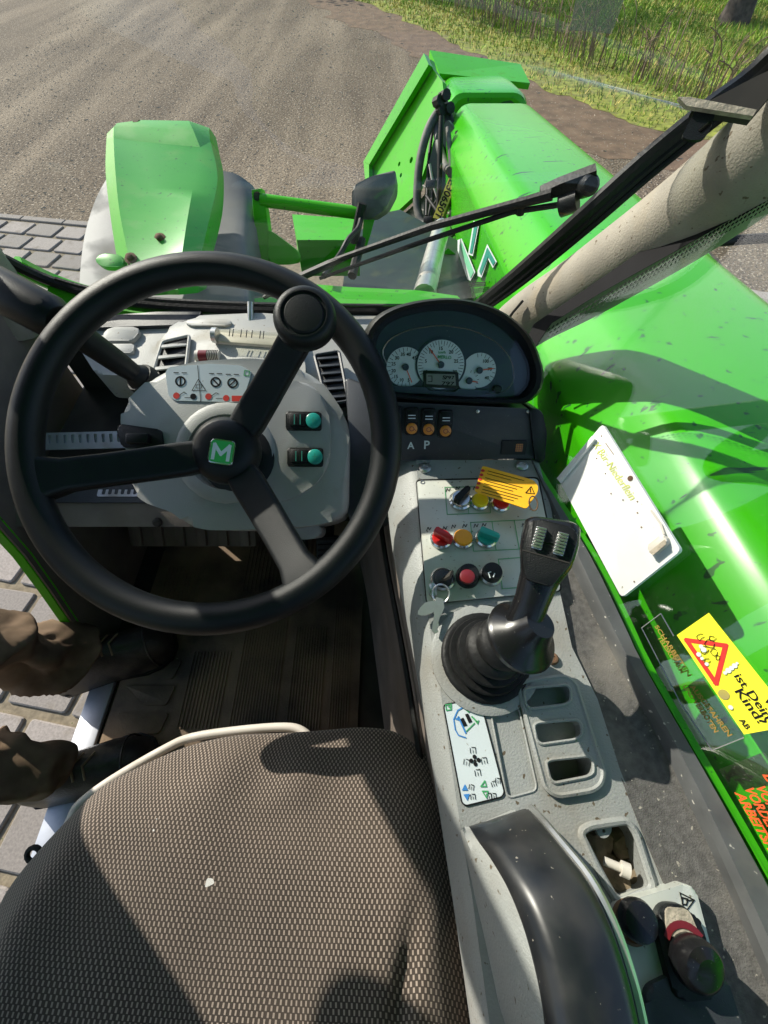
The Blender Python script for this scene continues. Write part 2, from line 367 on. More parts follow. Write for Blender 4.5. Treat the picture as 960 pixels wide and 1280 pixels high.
M['sand'] = mat('sandy joint', (.20, .165, .11), .95, var=.3, vscale=40, bump=.8, bscale=120, speck=.25, speckcol=(.09, .11, .04), spscale=40)
M['paver'] = mat('concrete paver', (.235, .21, .185), .9, var=.18, vscale=120, bump=.6, bscale=350, dirt=.2, dcol=(.2, .17, .13))
M['paver2'] = mat('warm paver', (.30, .265, .235), .9, var=.2, vscale=140, bump=.6, bscale=350, dirt=.2, dcol=(.2, .17, .13))
M['turf'] = mat('mossy turf', (.22, .24, .03), .95, var=.5, vscale=9, bump=.8, bscale=60, dirt=.35, dcol=(.17, .14, .07), dscale=3)
M['blade'] = mat('grass blade', (.19, .32, .02), .7, var=.5, vscale=1.4)
M['drygrass'] = mat('dry grass', (.46, .37, .10), .8, var=.35, vscale=3)
M['twig'] = mat('bare twig', (.17, .12, .075), .85, var=.3, vscale=12)
M['shoulder'] = mat('brown shoulder soil', (.135, .085, .048), .95, var=.35, vscale=5, bump=.9, bscale=45, dirt=.35, dcol=(.19, .13, .08), dscale=6, speck=.4, speckcol=(.30, .24, .15), spscale=30)
M['bark'] = mat('bark', (.07, .055, .045), .9, var=.4, vscale=14, bump=.9, bscale=40)
M['leaf'] = mat('leaf', (.06, .12, .02), .6, var=.4, vscale=3)
yard = obj('yard_ground', ([(-150, -150, 0), (150, -150, 0), (150, 150, 0), (-150, 150, 0)], [(0, 1, 2, 3)]), 'asphalt', kind='structure', smooth=0, loc=(0, 0, 0))
# paved apron: joint bed with pavers on top; its far edge runs slightly askew to the machine
AX = V((.982, -.187, 0)).normalized(); AY = V((.187, .982, 0)).normalized(); A0 = V((-3.49, 4.45, 0))
bed = obj('paved_apron', ([A0 + AX * a - AY * c + V((0, 0, .004)) for a, c in ((-3, 0), (12, 0), (12, 9), (-3, 9))], [(0, 3, 2, 1)]), 'sand', kind='structure', smooth=0, loc=(0, 0, 0))
def paver_mesh(w, d, seed, zig=0):
    rg = random.Random(seed); o = V((0, 0, 0))
    q = [(-w / 2, -d / 2), (w / 2, -d / 2), (w / 2, d / 2), (-w / 2, d / 2)]
    if zig: q = [(-w / 2, -d / 2), (-w / 6, -d / 2 + zig), (w / 6, -d / 2 - zig), (w / 2, -d / 2), (w / 2 + zig, 0), (w / 2, d / 2), (w / 6, d / 2 - zig), (-w / 6, d / 2 + zig), (-w / 2, d / 2), (-w / 2 + zig, 0)]
    q = [(x + rg.uniform(-1, 1) * .006 * (0 if zig else 1), y + rg.uniform(-1, 1) * .006 * (0 if zig else 1)) for x, y in q]
    g = prism(Z, rnd(q, .014 if not zig else .004, 2), -.03, .017, .005, 1)
    me = bpy.data.meshes.new('paver'); me.from_pydata(g[0], [], g[1]); me.materials.append(M['paver'] if seed % 3 else M['paver2']); return me
PM = [paver_mesh(.245, .195, i) for i in range(7)]; WM = [paver_mesh(.20, .105, i, .012) for i in range(4)]
ang = math.atan2(AX.y, AX.x)
def put_paver(me, p, a):
    o = bpy.data.objects.new('paver', me); COL.objects.link(o); o.parent = bed; o.location = p; o.rotation_euler = (random.uniform(-.012, .012), random.uniform(-.012, .012), a)
def proj(p):
    d = V(p) - CAM; f = d.dot(FW)
    return (480 + FPX * d.dot(RT) / f, 640 - FPX * d.dot(UP) / f) if f > .05 else None
for i in range(-8, 46):
    for j in range(0, 32):
        p = A0 + AX * (i * .275 + (.137 if j % 2 else 0)) - AY * (.14 + j * .228); q = proj(p)
        if q and p.x < -.45 and -70 < q[0] < 340 and 240 < q[1] < 1250: put_paver(random.choice(PM), p, ang + random.uniform(-.02, .02))
for i in range(20, 60):
    for j in range(0, 22):
        p = A0 + AX * (i * .207 + (.1 if j % 2 else 0)) - AY * (.07 + j * .112); q = proj(p)
        if q and p.x > 1.2 and 895 < q[0] < 1010 and 335 < q[1] < 480: put_paver(random.choice(WM), p, ang)
# kerb course along the edge of the apron
for i in range(-4, 26):
    p = A0 + AX * (i * .42) + AY * .03
    if proj(p) and proj(p)[0] < 200 and proj(p)[0] > -80:
        g = prism(Fr(p, (0, 0, 1), AX), rrect(.41, .07, .008, 2), -.03, .02, .004, 1); obj('edging_stone', g, 'paver', bed)
# verge
vb = [(-4, 24), (-.56, 15.6), (1.16, 11.57), (2.25, 8.6), (3.12, 6.9), (5, 5.7), (9, 5), (40, 5), (40, 60), (-20, 60)]
vp = []
for i in range(len(vb)):
    a, b_ = V(vb[i]), V(vb[(i + 1) % len(vb)]); n = 14 if i < 6 else 1
    for k in range(n):
        p = a.lerp(b_, k / n); w = .16 * hnz(p.x, p.y, 3, 1.7) + .07 * hnz(p.x, p.y, 9, 6); vp.append((p.x + w, p.y + w))
verge = obj('grass_verge', ([(x, y, .006) for x, y in vp], [tuple(range(len(vp)))[::-1]]), 'turf', kind='structure', smooth=0, loc=(0, 0, 0))
sp_ = [(x - .15 + .1 * hnz(x, y, 5, 3), y + .05) for x, y in vp[10:70]]; so_ = [(x - .75 - .5 * (hnz(x, y, 8, .9) + .5) + .12 * hnz(x, y, 2, 4), y - .55 - .25 * hnz(x, y, 11, 1.1)) for x, y in vp[10:70]]
obj('dirt_shoulder', ([V((x + .4, y + .2, .003)) for x, y in sp_] + [V((x, y, .003)) for x, y in so_], [(i, i + 1, 61 + i - 0, 60 + i) if 0 else (i, 60 + i, 61 + i, i + 1) for i in range(59)]), 'shoulder', kind='structure', smooth=0, loc=(0, 0, 0))
def inpoly(x, y, P):
    c = False
    for i in range(len(P)):
        x1, y1 = P[i]; x2, y2 = P[i - 1]
        if (y1 > y) != (y2 > y) and x < (x2 - x1) * (y - y1) / (y2 - y1) + x1: c = not c
    return c
def edge_d(x, y):
    return min(abs((x - x1) * (y2 - y1) - (y - y1) * (x2 - x1)) / math.hypot(x2 - x1, y2 - y1) for (x1, y1), (x2, y2) in zip(vb[1:5], vb[2:6]))
rg = random.Random(3); G = {0: ([], []), 1: ([], [])}
while len(G[0][1]) < 42000:
    x, y = rg.uniform(-2, 13), rg.uniform(5.6, 21)
    if y > 16.5 + .4 * x and rg.random() < .8: continue
    if not inpoly(x, y, vp): continue
    d = edge_d(x, y); cl = hnz(x, y, 0, 1.3) * .5 + .5
    if d < .9 and rg.random() < .45 - .4 * d + .3 * hnz(x, y, 4, 3): continue
    kd = 1 if (rg.random() < (.55 if d < 1.1 else .18) + .25 * hnz(x, y, 7, .8)) else 0
    h = (.025 + .05 * cl + (.07 if d > 1.3 else 0) * cl) * rg.uniform(.6, 1.5); a = rg.uniform(0, 6.3); w = .004 + .0012 * y * .5; ln = h * rg.uniform(.2, .9)
    vs, fs = G[kd]; k = len(vs); ca, sa = math.cos(a), math.sin(a); b2 = rg.uniform(0, 6.3)
    vs += [(x - ca * w, y - sa * w, .004), (x + ca * w, y + sa * w, .004), (x + math.cos(b2) * ln, y + math.sin(b2) * ln, .006 + h)]; fs.append((k, k + 1, k + 2))
obj('grass_blades', G[0], 'blade', smooth=0, label='short green grass blades growing over the verge beyond the yard', cat='grass', kind='stuff')
obj('dry_grass', G[1], 'drygrass', smooth=0, label='straw coloured dead grass along the edge of the verge', cat='dry grass', kind='stuff')
# loose grit and bits of straw on the yard
gs = ([], []); rg = random.Random(5)
for i in range(16000):
    y = 2.2 + 13 * rg.random() ** 1.6; x = rg.uniform(-4 - y * .2, 3 + .1 * y)
    if inpoly(x, y, vb): continue
    s = rg.uniform(.003, .008) * (1 + .06 * y); k = len(gs[0]); a = rg.uniform(0, 3)
    if rg.random() < .97:
        gs[0].extend([(x + s * math.cos(a + j * 2.1) * rg.uniform(.7, 1.2), y + s * math.sin(a + j * 2.1), .001) for j in range(3)] + [(x, y, s * .9)]); gs[1].extend([(k, k + 1, k + 3), (k + 1, k + 2, k + 3), (k + 2, k, k + 3)])
    else:
        l = s * 5; gs[0].extend([(x, y, .002), (x + l * math.cos(a), y + l * math.sin(a), .004), (x + l * math.cos(a + .1), y + l * math.sin(a + .1), .012), (x + .004, y, .012)]); gs[1].append((k, k + 1, k + 2, k + 3))
obj('loose_grit', gs, 'dust', smooth=0, label='loose grit and straw scattered over the dusty yard', cat='grit', kind='stuff')
# bare stemmed shrubs in a row along the verge
def shrub_mesh(seed):
    r_ = random.Random(seed); G_ = []
    for s in range(8):
        x, y = r_.uniform(-.22, .22), r_.uniform(-.3, .3); h = r_.uniform(.3, .62); lx, ly = r_.uniform(-.14, .2), r_.uniform(-.16, .16)
        P = [V((x, y, -.02)), V((x + lx * .3, y + ly * .3, h * .45)), V((x + lx * .7, y + ly * .7, h * .8)), V((x + lx * 1.5 + r_.uniform(-.06, .1), y + ly * 1.5, h * r_.uniform(.8, 1.05)))]
        G_.append(tube(smoothpath(P, 3), [.0075, .007, .007, .006, .006, .006, .005, .005, .004, .0035], 4))
        if r_.random() < .5:
            q = P[2]; G_.append(tube([q, q + V((r_.uniform(-.12, .12), r_.uniform(-.1, .1), r_.uniform(-.02, .1)))], .0035, 4))
    me = bpy.data.meshes.new('bare_shrub'); g = join(*G_); me.from_pydata([tuple(v) for v in g[0]], [], g[1]); me.materials.append(M['twig']); return me
SM = [shrub_mesh(i) for i in range(6)]
for k in range(34):
    t = k / 33; p = V((1.3, 15.6, 0)).lerp(V((4.35, 7.35, 0)), t) + V((rg.uniform(-.25, .25), rg.uniform(-.12, .12), 0))
    if 28 > k > 25: p.x += .3
    o = bpy.data.objects.new('bare_shrub', SM[k % 6]); COL.objects.link(o); o.location = p; o.rotation_euler = (0, 0, rg.uniform(0, 6)); s = rg.uniform(.8, 1.25); o.scale = (s, s, s)
    o['label'] = 'leafless brown shrub in the row of bare stems on the verge'; o['category'] = 'shrub'; o['group'] = 'bare shrubs along the verge'
# trees: the foot of one shows at the corner of the verge, others stand further down the road and shade the grass
def tree(loc, h, label, seed, r0=.2, lean=(0, 0), nl=900):
    r_ = random.Random(seed); t = root('verge_tree', label, 'tree', loc, 'trees on the verge'); b0 = V(loc); G_ = []; tips = []
    P = smoothpath([b0 - V((0, 0, .1)), b0 + V((lean[0] * .3, lean[1] * .3, h * .3)), b0 + V((lean[0], lean[1], h * .7)), b0 + V((lean[0] * 1.3, lean[1] * 1.3, h))], 4)
    G_.append(tube(P, [r0 * (1.25 if i == 0 else 1) * (1 - .85 * i / (len(P) - 1)) for i in range(len(P))], 10))
    for k in range(16):
        f = r_.uniform(.3, .95); q = P[int(f * (len(P) - 1))]; a = r_.uniform(0, 6.3); l = h * .36 * (1.15 - f); e = q + V((math.cos(a) * l, math.sin(a) * l, l * r_.uniform(.2, .8))); md = q.lerp(e, .5) + V((0, 0, -.06 * l))
        G_.append(tube(smoothpath([q, md, e], 3), [r0 * .3, r0 * .26, r0 * .22, r0 * .18, r0 * .14, r0 * .1, r0 * .05], 6)); tips += [e, md.lerp(e, .5)]
    obj('trunk', join(*G_), 'bark', t); L_ = ([], [])
    for k in range(nl):
        c = r_.choice(tips) + V((r_.gauss(0, .35), r_.gauss(0, .35), r_.gauss(0, .3))); s = r_.uniform(.05, .11); d1 = V((r_.gauss(0, 1), r_.gauss(0, 1), r_.gauss(0, .6))).normalized(); d2 = d1.orthogonal().normalized(); i = len(L_[0])
        L_[0].extend([c - d1 * s, c + d2 * s * .5, c + d1 * s, c - d2 * s * .5]); L_[1].append((i, i + 1, i + 2, i + 3))
    obj('crown', L_, 'leaf', t, smooth=0, kind='stuff'); return t
tree((6.9, 12.9, 0), 8, 'dark tree trunk standing on the grass at the far corner of the verge', 1, .27, (.5, .2), 1500)
tree((-1.9, 17.6, 0), 7.5, 'slim tree beside the road further along the verge', 2, .16, (.2, 0), 2600)
tree((1.0, 18.6, 0), 8.5, 'taller leafy tree behind the row of bare shrubs', 4, .2, (-.3, 0), 2600)
# ================================================================== the cab shell
FL = .80                                   # cab floor level
cab = root('telehandler_cab', 'glazed cab of a green telehandler with beige lined pillar', 'cab', (-.16, .1, FL - .05))
obj('floor_pan', box(Z, (-.30, .12, FL - .02), (.68, 1.2, .04), .004), 'dark', cab)
obj('door_sill', box(Z, (-.622, -.12, FL + .006), (.05, .78, .012), .003), 'alu', cab)
obj('step', box(Z, (-.70, -.1, .45), (.16, .5, .03), .004), 'dark', cab)
obj('firewall', slab((-.62, .735, FL), (.25, .735, FL), (.25, .735, 1.34), (-.62, .735, 1.34), .02, (0, -1, 0)), 'dark', cab)
# lower front corner of the door opening, dark inside with a green painted edge
edge = [(.245, .80), (.275, .87), (.31, .945), (.345, 1.05), (.372, 1.14), (.39, 1.23), (.405, 1.33), (.46, 1.40)]
px_ = Fr((-.635, 0, 0), (1, 0, 0), (0, 1, 0))
obj('corner_panel', prism(px_, edge + [(.735, 1.42), (.735, .80)], -.02, 0), 'brown', cab)
obj('door_frame', loft([[V((-.655, y, z)), V((-.640, y + .002, z - .002)), V((-.634, y + .014, z - .010)), V((-.655, y + .02, z - .012))] for y, z in [(a - .004, b + .002) for a, b in edge]]), 'green', cab)
# right wall under the window
RLI = [(640, 520), (682, 613), (730, 720), (780, 821), (845, 940), (920, 1100), (985, 1250)]
RLO = [(655, 555), (676, 592), (740, 690), (780, 770), (810, 833), (912, 1008), (960, 1092), (1010, 1185)]
SHZ, RZ = 1.345, 1.362
rin = [Pz(x, y, RZ) for x, y in RLI]; rout = [Pz(x, y, RZ) for x, y in RLO]
rin = smoothpath(rin, 3); rout = smoothpath(rout, 3)
rin.append(V((rin[-1].x + .01, -.5, RZ))); rout.append(V((rout[-1].x + .01, -.5, RZ)))
def strip2(A, B, zt, zb):
    n = 26; A = [A[min(int(i * (len(A) - 1) / (n - 1)), len(A) - 1)] for i in range(n)]; B = [B[min(int(i * (len(B) - 1) / (n - 1)), len(B) - 1)] for i in range(n)]
    return loft([[V((a.x, a.y, zb)), V((a.x, a.y, zt - .006)), a.lerp(b, .18).xy.to_3d() + V((0, 0, zt)), a.lerp(b, .8).xy.to_3d() + V((0, 0, zt)), V((b.x, b.y, zt - .008)), V((b.x, b.y, zb))] for a, b in zip(A, B)])
obj('window_rail', strip2(rin, rout, RZ, 1.25), 'rail', cab)
obj('side_wall', loft([[V((p.x + .004, p.y, 1.352)), V((p.x + .012, p.y, 1.352)), V((p.x + .012, p.y, .75)), V((p.x + .004, p.y, .75))] for p in rout]), ['green'], cab)
# side window plane leans outwards
W1 = Pz(676, 594, RZ - .004); W2 = Pz(912, 1008, RZ - .004); W3 = Px(960, 245, .37)
WN = (W2 - W1).cross(W3 - W1).normalized()
if WN.dot(CAM - W1) < 0: WN = -WN
WF = Fr(W1, WN, W2 - W1)
gp = WF.uvs([(662, 575), (668, 425), (760, 368), (860, 308), (958, 247)]); u0, v0 = WF.uv(912, 1008); sgn = 1 if gp[2][1] > 0 else -1
gpoly = gp + [(gp[4][0] + .05, gp[4][1] + sgn * .08), (u0 + .6, gp[4][1] + sgn * .08), (u0 + .6, 0)]
sw = obj('side_window', prism(WF, gpoly, -.004, 0), 'sglass', cab, smooth=0)
# black dotted printed border along the pillar
fr_ = prism(WF, WF.uvs([(655, 430), (668, 405), (800, 315), (958, 218), (985, 200), (985, 232), (958, 246), (907, 279), (840, 317), (750, 367), (690, 404), (668, 436)]), .0002, .0008)
dots = []
for r_ in range(3):
    for k in range(110):
        t = k / 109; x = 680 + (968 - 680) * t; y = 410 + (240 - 410) * t - 6 * math.sin(math.pi * t) * 0
        u, v = WF.uv(x + 2 + r_ * 2.3 + (1.4 if k % 2 else 0), y + 4 + r_ * 3.4); dots.append(disc(WF, (u, v), .0013 - .0003 * r_, .0009, 6))
obj('printed_border', join(fr_, *dots), 'ink', sw, smooth=0)
# right front pillar with beige liner
pb = Py(652, 406, .735); pm = Px(800, 292, .285); pt_ = Px(968, 186, .372)
pil = smoothpath([pb + V((-.03, .03, -.10)), pb, pb.lerp(pt_, .45) + V((.004, -.002, -.006)), pt_, pt_ + V((.05, -.06, .2)), V((.47, .42, 2.26))], 6)
obj('front_pillar', tube(pil, .050, 24, flat=(1.0, .92, (0, -1, 0))), 'beige', cab)
obj('pillar_seam', tube([Py(632, 398, .70) + V((0, -.012, .004)), Py(640, 385, .70) + V((0, -.012, .0)), Py(652, 372, .69) + V((0, -.01, 0))], .0022, 6), 'rubber', cab)
# windscreen, curved sheet of glass with rubber seal and green frame under it
sl = [(586, 389), (640, 346), (720, 276), (800, 204), (880, 138), (960, 72)]
sx = [.158, .178, .212, .253, .301, .36]
right_edge = [Px(x, y, q) for (x, y), q in zip(sl, sx)]
bot = [Pz(0, 322, 1.47), Pz(50, 346, 1.425), Pz(105, 364, 1.40), Pz(180, 379, 1.385), Pz(300, 386, 1.378), Pz(400, 388, 1.374), Pz(500, 389, 1.371), right_edge[0]]
bot[0].x = max(bot[0].x, -.72)
left_edge = [bot[0] + V((-.03, -.05, .12)), bot[0] + V((-.05, -.1, .3)), V((-.76, .48, 2.2))]
WB = smoothpath(bot, 4); WR = smoothpath(right_edge + [V((.45, .42, 2.2))], 4); nW = len(WB)
rows = []
for i in range(33):
    t = i / 32
    Lp = smoothpath([bot[0]] + left_edge, 6); fi = t * (len(Lp) - 1); i0 = min(int(fi), len(Lp) - 2); l = Lp[i0].lerp(Lp[i0 + 1], fi - i0); fi = t * (len(WR) - 1); i0 = min(int(fi), len(WR) - 2); r_ = WR[i0].lerp(WR[i0 + 1], fi - i0)
    row = []
    for k in range(nW):
        s = k / (nW - 1); base = WB[k]; a = WB[0].lerp(WB[-1], s); b2 = l.lerp(r_, s); bul = (base - a) * (1 - t) + V((0, .16 * math.sin(math.pi * s) * t, 0))
        row.append(b2 + bul)
    rows.append(row)
ws = obj('windscreen', loft(rows, cap=False, closed=False), 'glass', cab, smooth=180)
obj('windscreen_seal', join(tube([p + V((0, .004, -.004)) for p in WB], .009, 8), tube([p + V((0, -.004, .012)) for p in WB[6:]], .004, 6)), 'rubber', cab)
obj('seal_backing', loft([[p + V((-.006, .004, .002)), p + V((.016, -.003, -.008)), p + V((.016, .004, -.012)), p + V((-.006, .010, -.006))] for p in smoothpath(right_edge + [right_edge[-1] + V((.04, -.04, .12))], 4)]), 'rubber', cab)
sealpts = smoothpath(right_edge + [right_edge[-1] + V((.04, -.04, .12)), V((.45, .42, 2.2))], 5)
for dx, dy, rr in ((0, 0, .008), (.009, -.003, .005), (.016, -.006, .0035)):
    obj('pillar_seal', tube([p + V((dx * .8, dy, -dx * .5)) for p in sealpts], rr, 8), 'rubber', cab)
obj('screen_frame', tube([p + V((0, .022, -.022)) for p in WB], .015, 8), 'green', cab)
obj('scuttle', loft([[p + V((0, -.03, -.03)), p + V((0, .012, -.018)), p + V((0, .02, -.10)), p + V((0, -.03, -.10))] for p in WB[4:]]), 'green', cab)
# the rest of the shell, above and behind the seat
roofp = [(-.74, .48), (-.45, .60), (-.15, .63), (.18, .58), (.46, .44), (.5, -.8), (-.78, -.8)]
obj('roof', prism(Fr((0, 0, 0), (0, 0, 1)), rnd(roofp, .08), 2.24, 2.31, .02), 'green', cab)
obj('left_pillar', tube(smoothpath([V((-.655, .70, 1.36)), bot[0] + V((-.02, -.02, .02)), left_edge[1] + V((-.02, 0, 0)), V((-.75, .46, 2.26))], 5), .036, 12), 'beige', cab)
for x in (-.72, .46): obj('rear_pillar', tube([(x, -.52, .8), (x, -.53, 1.5), (x, -.52, 2.26)], .035, 10), 'green', cab)
obj('rear_wall', slab((-.72, -.56, .75), (.46, -.56, .75), (.46, -.56, 1.5), (-.72, -.56, 1.5), .03, (0, 1, 0)), 'dark', cab)
obj('rear_window', slab((-.7, -.55, 1.5), (.44, -.55, 1.5), (.44, -.55, 2.24), (-.7, -.55, 2.24), .004, (0, 1, 0)), 'sglass', cab, smooth=0)
# dusty bracket bolted to the pillar
bf = Fr(Px(893, 132, .282), (-.25, -.55, .8), (1, 0, 0))
br = root('pillar_bracket', 'dusty bent steel bracket with slotted tab on the beige pillar', 'bracket', bf.px(893, 132))
obj('plate', prism(bf, bf.uvs([(848, 121), (862, 121), (946, 137), (941, 145), (858, 132)]), -.004, .0), 'dust', br)
obj('arm', prism(bf, bf.uvs([(868, 131), (950, 88), (985, 72), (985, 92), (943, 142), (925, 139)]), -.012, -.005), 'dark', br)
tf = bf.at(bf.o - bf.n * .005)
slot = rnd(tf.uvs([(872, 163), (888, 150), (892, 155), (877, 168)]), .002)
obj('slotted_tab', plate_holes(tf, rnd(tf.uvs([(871, 134), (895, 138), (888, 162), (878, 175), (862, 175), (852, 171)]), .004), [slot], .003, [-.003]), 'black', br)
# shelf between console and window
# ================================================================== steering wheel and column
_a, _b = .54, .05
wn_ = V((math.sin(_b), -math.sin(_a) * math.cos(_b), math.cos(_a) * math.cos(_b)))
HF = Fr((-.195, .342, 1.467), wn_, (1, 0, 0)); WR_ = .198
sw_ = root('steering_wheel', 'black three spoke steering wheel with spinner knob and green hub badge', 'steering wheel', HF.pt(0, 0, -.12))
obj('rim', tube([HF.pt(WR_ * math.cos(t * math.pi / 48), WR_ * math.sin(t * math.pi / 48)) for t in range(96)], .0176, 18, closed=True), 'wheelblack', sw_)
hubh = -.066
def ang_of(x, y): u, v = HF.uv(x, y); return math.atan2(v, u)
for (x, y) in ((40, 600), (380, 400), (392, 740)):
    a = ang_of(x, y); ca, sa = math.cos(a), math.sin(a); secs = []
    for s, w, t in ((.018, .020, .013), (.05, .0225, .012), (.09, .0215, .011), (.13, .0205, .011), (.164, .0205, .0115), (.182, .026, .013), (.193, .031, .012)):
        h = hubh + (0 - hubh) * max(0, (s - .02) / .17) ** 1.25 ; c = (ca * s, sa * s); w = w * .93; q = rrect(2 * w, 2 * t, t * .55, 3)
        secs.append([HF.pt(c[0] - sa * u, c[1] + ca * u, h + v) for u, v in q])
    obj('spoke', loft(secs), 'wheelblack', sw_)
obj('hub', lathe(HF, [(.030, hubh - .05), (.034, hubh - .02), (.0405, hubh - .012), (.043, hubh + .002), (.041, hubh + .013), (.034, hubh + .021), (.024, hubh + .025), (.012, hubh + .0265)], 32), 'wheelblack', sw_)
obj('column_boot', lathe(HF, [(.05, hubh - .09), (.05, hubh - .045), (.036, hubh - .04)], 28), 'black', sw_)
bdg = HF.at(HF.pt(.001, -.006, hubh + .0262)); br_ = R(-8)
bq = lambda w, r_: [(x * math.cos(br_) - y * math.sin(br_), x * math.sin(br_) + y * math.cos(br_)) for x, y in rrect(w, w, r_)]
e1 = obj('badge', prism(bdg, bq(.030, .005), -.006, .001, .001), 'silver', sw_)
obj('badge_field', prism(bdg, bq(.0265, .004), 0, .0018), 'lemb', e1)
def mk(fr, pts, w, h): return stroke_uv(fr, [(x * math.cos(br_) - y * math.sin(br_), x * math.sin(br_) + y * math.cos(br_)) for x, y in pts], w, h)
obj('badge_letter', mk(bdg, [(-.009, -.009), (-.009, .008), (0, -.003), (.009, .008), (.009, -.009)], .0042, .0021), 'dial', e1, smooth=0)
kf = Fr(HF.px(381, 397, .046), wn_, (1, 0, 0))
kn = obj('spinner_knob', lathe(kf, [(.010, -.045), (.012, -.022), (.028, -.018), (.0325, -.009), (.0325, .002), (.030, .008), (.026, .0105), (.0235, .0105), (.0225, .0085), (.021, .0085), (.019, .0105), (.010, .0115)], 36), 'wheelblack', sw_)
# ---- column pod
PF = Fr(HF.pt(0, 0, -.118), wn_, (1, 0, 0))
pod = root('steering_column_pod', 'light grey moulded steering column housing behind the wheel', 'steering column', PF.pt(0, 0, -.2))
ol = [(150, 530), (152, 506), (196, 464), (246, 451), (325, 447), (393, 465), (420, 500), (437, 530), (435, 646), (397, 657), (318, 662), (258, 663), (232, 656), (217, 641), (179, 628), (163, 612), (158, 565)]
obj('shell', prism(PF, rnd(PF.uvs(ol), .022, 3), -.13, 0, .012, 3), 'pod', pod)
rp = [(352, 478), (388, 478), (410, 505), (414, 545), (412, 582), (396, 606), (362, 626), (334, 628), (318, 600), (330, 540), (342, 500)]
obj('switch_bezel', prism(PF, rnd(PF.uvs(rp), .018, 3), -.01, .006, .004, 2), 'pod', pod)
obj('boss', lathe(PF.at(PF.px(284, 566)), [(.072, -.01), (.070, .004), (.064, .008), (.052, .008), (.048, 0)], 32), 'pod', pod)
for cx, cy in ((380, 527), (382, 572)):
    f = PF.at(PF.px(cx, cy, .006)); s = obj('rocker_switch', join(prism(f, rrect(.049, .026, .004), -.006, .004, .002), box(f, (-.008, .001, .006), (.022, .018, .005), .0015)), 'black', pod)
    obj('lens', lathe(f, [(.0105, .002), (.0105, .0075), (.009, .0085)], 20, c=(.0135, 0)), 'teal', s)
    obj('mark', join(stroke_uv(f, [(-.012, -.006), (-.012, .007)], .0012, .0092), stroke_uv(f, [(-.004, -.006), (-.004, .007)], .0012, .0092), stroke_uv(f, [(.0135, -.004), (.0135, .004)], .001, .0092), stroke_uv(f, [(.010, 0), (.017, 0)], .001, .0092)), 'tealp', s, smooth=0)
lb = obj('instruction_label', prism(PF, rnd(PF.uvs([(207, 465), (212, 459), (262, 455), (301, 457), (315, 465), (303, 503), (219, 501), (211, 495)]), .004), -.001, .001), 'label', pod)
h_ = .0014; prn = [stroke(PF, [(247, 457), (251, 502)], .0009, h_)]
for cx, cy, a in ((226, 477, 90), (270, 478, -45), (291, 479, 45)):
    u, v = PF.uv(cx, cy); c = [(u + .0062 * math.cos(k * .35), v + .0062 * math.sin(k * .35)) for k in range(18)]
    prn.append(stroke_uv(PF, c, .0022, h_, True)); d = (.0055 * math.cos(R(a)), .0055 * math.sin(R(a))); prn.append(stroke_uv(PF, [(u - d[0], v - d[1]), (u + d[0], v + d[1])], .002, h_))
    prn.append(stroke_uv(PF, [(u - .009, v + .012), (u - .003, v + .012)], .0012, h_)); prn.append(stroke_uv(PF, [(u + .002, v + .012), (u + .008, v + .012)], .0012, h_))
prn.append(stroke(PF, [(248, 474), (257, 488), (240, 488)], .0009, h_, True)); prn.append(stroke(PF, [(245, 485), (252, 485), (252, 481), (245, 481)], .0007, h_, True))
prn += [stroke(PF, [(231, 497), (238, 497)], .0008, h_), stroke(PF, [(270, 498), (278, 498)], .0008, h_), disc(PF, PF.uv(242, 496), .0042, h_)]
prn += [stroke(PF, [(224, 494), (230, 490), (233, 492)], .0009, h_), stroke(PF, [(264, 495), (270, 491), (273, 492)], .0009, h_)]
obj('pictogram', join(*prn), 'ink', lb, smooth=0)
obj('red_pictogram', join(disc(PF, PF.uv(221, 495), .0045, h_), disc(PF, PF.uv(261, 496), .0045, h_), disc(PF, PF.uv(283, 498), .0044, h_), patch(PF, PF.uvs([(290, 495), (304, 495), (302, 502), (290, 502)]), h_)), 'inkr', lb, smooth=0)
obj('brand_mark', stroke(PF, [(306, 463), (312, 464), (311, 470), (305, 469)], .0014, h_, True), 'greenp', lb, smooth=0)
obj('lamp_switch', join(prism(PF, rnd(PF.uvs([(148, 537), (152, 531), (203, 538), (206, 556), (203, 562), (155, 560)]), .004), -.05, .006, .003), box(PF.at(PF.px(178, 549, .006)), (-.004, 0, .004), (.03, .014, .01), .003)), 'black', pod)
obj('column_flange', prism(PF, rnd(PF.uvs([(338, 645), (385, 648), (400, 660), (396, 672), (370, 676), (345, 668)]), .012, 4), -.12, -.045, .006), 'pod', pod)
# ---- stalk on the left of the column
s0 = PF.px(172, 470, -.035); s1 = Py(75, 402, .50); s2 = Py(-10, 357, .545); s3 = s2 + (s2 - s1) * .35
st = root('column_stalk', 'black indicator stalk with white lamp symbols pointing left from the column', 'stalk', s0)
obj('stem', join(tube([s0, s0.lerp(s1, .3), s1], [.013, .016, .018], 14), tube([s1, s1.lerp(s2, .12), s2, s3], [.019, .0265, .0275, .025], 18)), 'wheelblack', st)
obj('gaiter', join(tube([s0 + (s0 - s1) * .25, s0, s0.lerp(s1, .1)], [.022, .019, .012], 14), tube([s0 + (s0 - s1) * .12, s0 + (s0 - s1) * .02], [.024, .022], 14)), 'rubber', st)
sf = Fr(s0.lerp(s1, .52) + V((0, -.008, .0135)), V((0, -.5, .85)), s1 - s0)
obj('symbol', join(stroke_uv(sf, circ(.003, 6, (-.004, .002)), .0009, .0012, True), stroke_uv(sf, circ(.003, 6, (.004, -.001)), .0009, .0012, True)), 'dial', st, smooth=0)
sf2 = Fr(s1.lerp(s2, .72) + V((0, -.011, .018)), V((0, -.5, .85)), s1 - s0)
